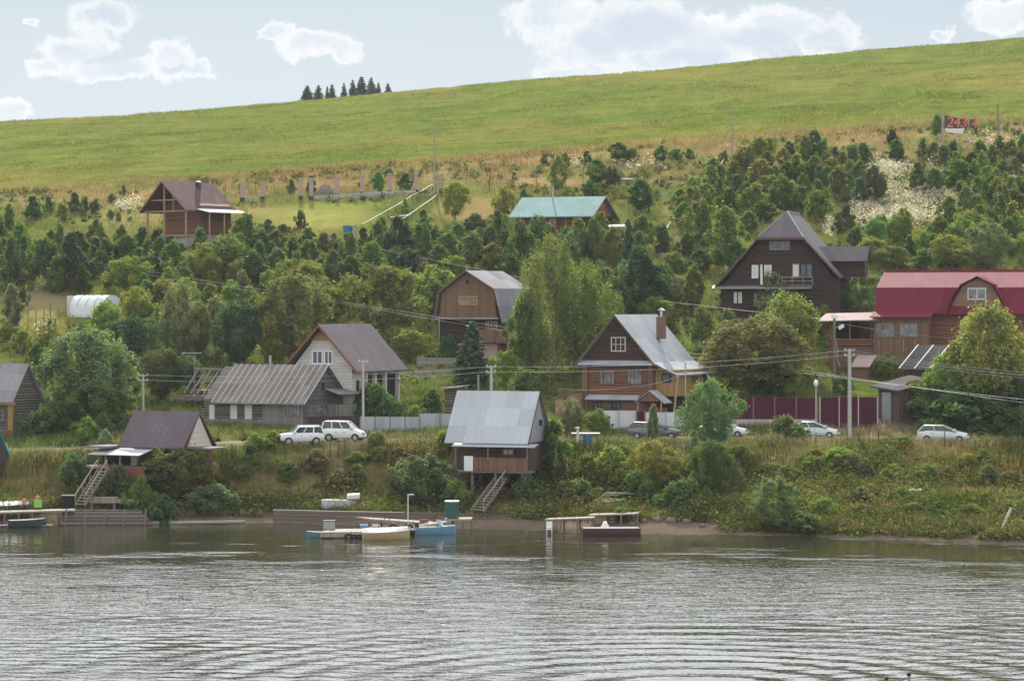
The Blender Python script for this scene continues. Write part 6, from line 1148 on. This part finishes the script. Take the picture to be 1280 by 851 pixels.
white=T_.mix(T_.math('MULTIPLY',nn,.4),CLOUD_W,CLOUD_S); ins=T_.n('ShaderNodeMapRange',interpolation_type='SMOOTHSTEP',i={0:d,1:.8,2:.3,3:0.,4:1.}).outputs[0]; ccol=T_.mix(T_.math('MAXIMUM',T_.math('MULTIPLY',core,.9),T_.math('MULTIPLY',ins,T_.math('ADD',.35,T_.math('MULTIPLY',nn,.65)))),white,CLOUD_S)
veil=T_.n('ShaderNodeMapRange',i={0:v,1:.02,2:.11,3:.75,4:.5}).outputs[0]
up=T_.math('MULTIPLY',T_.ramp(v,.115,.3),T_.ramp(y,.05,.3)); sk=T_.mix(1.,sky.outputs[0],T_.mix(up,SKY_GAIN,(.85,.87,.9)),'MULTIPLY'); sk=T_.mix(T_.math('MULTIPLY',veil,T_.math('SUBTRACT',1.,up)),sk,CLOUD_V)
col=T_.mix(T_.math('MULTIPLY',m,.93),sk,ccol)
bn=T_.n('ShaderNodeTexNoise',i={'Scale':3.2,'Detail':6.,'Roughness':.6}); T_.t.links.new(co,bn.inputs['Vector'])
bk=T_.math('MULTIPLY',T_.math('MAXIMUM',T_.ramp(y,.12,-.25),T_.math('MULTIPLY',T_.ramp(v,.107,.134),.92)),T_.math('MAXIMUM',T_.ramp(bn.outputs[0],.42,.56),T_.math('MULTIPLY',T_.ramp(y,.4,.8),.75))); col=T_.mix(bk,col,T_.mix(T_.ramp(y,.12,-.15),CLOUD_FILL,(11.,10.9,10.6)))  # unseen bright clouds above and behind the camera, added for fill and water sheen
bg=T_.n('ShaderNodeBackground',i={'Color':col,'Strength':BGS}); wo=T_.n('ShaderNodeOutputWorld',i={0:bg.outputs[0]})
sv=Vector((math.sin(R(SUN_AZ))*math.cos(R(SUN_EL)),math.cos(R(SUN_AZ))*math.cos(R(SUN_EL)),math.sin(R(SUN_EL))))
sl=bpy.data.lights.new('sun','SUN'); sl.energy=SUNE; sl.angle=R(.55); sl.color=(1.,.95,.86); so=bpy.data.objects.new('sun',sl); COL.objects.link(so); so.rotation_euler=(-sv).to_track_quat('-Z','Y').to_euler(); so.location=(0,200,200)
cd=bpy.data.cameras.new('camera'); cam=bpy.data.objects.new('camera',cd); COL.objects.link(cam); cam.location=(0,0,HC); cam.rotation_euler=(R(90),0,0)
cd.sensor_width=36.; cd.lens=36.*F/1280; cd.shift_y=(425.5-YH)/1280*-1; cd.clip_start=1; cd.clip_end=6000; scene.camera=cam
scene.view_settings.view_transform='Standard'; scene.view_settings.look='None'; scene.view_settings.exposure=EXPO; scene.view_settings.gamma=1
scene.render.engine='CYCLES'; scene.cycles.use_denoising=True; scene.cycles.denoiser='OPENIMAGEDENOISE'; scene.cycles.denoising_prefilter='NONE'; scene.cycles.max_bounces=6; scene.cycles.diffuse_bounces=3; scene.cycles.glossy_bounces=3; scene.cycles.transmission_bounces=4; scene.cycles.transparent_max_bounces=4; scene.cycles.caustics_reflective=False; scene.cycles.caustics_refractive=False
scene.cycles.sample_clamp_indirect=6; scene.cycles.sample_clamp_direct=6

if HAZE:
    hz=MB().box(-900,900,-120,1990,-90,150).build('haze',None); t=NT('haze_air'); v=t.n('ShaderNodeVolumePrincipled',i={'Color':(.86,.91,1.,1),'Density':HAZE,'Anisotropy':.25}); t.t.links.new(v.outputs[0],t.out.inputs['Volume']); hz.data.materials.clear(); hz.data.materials.append(t.m); tag(hz,kind='stuff')
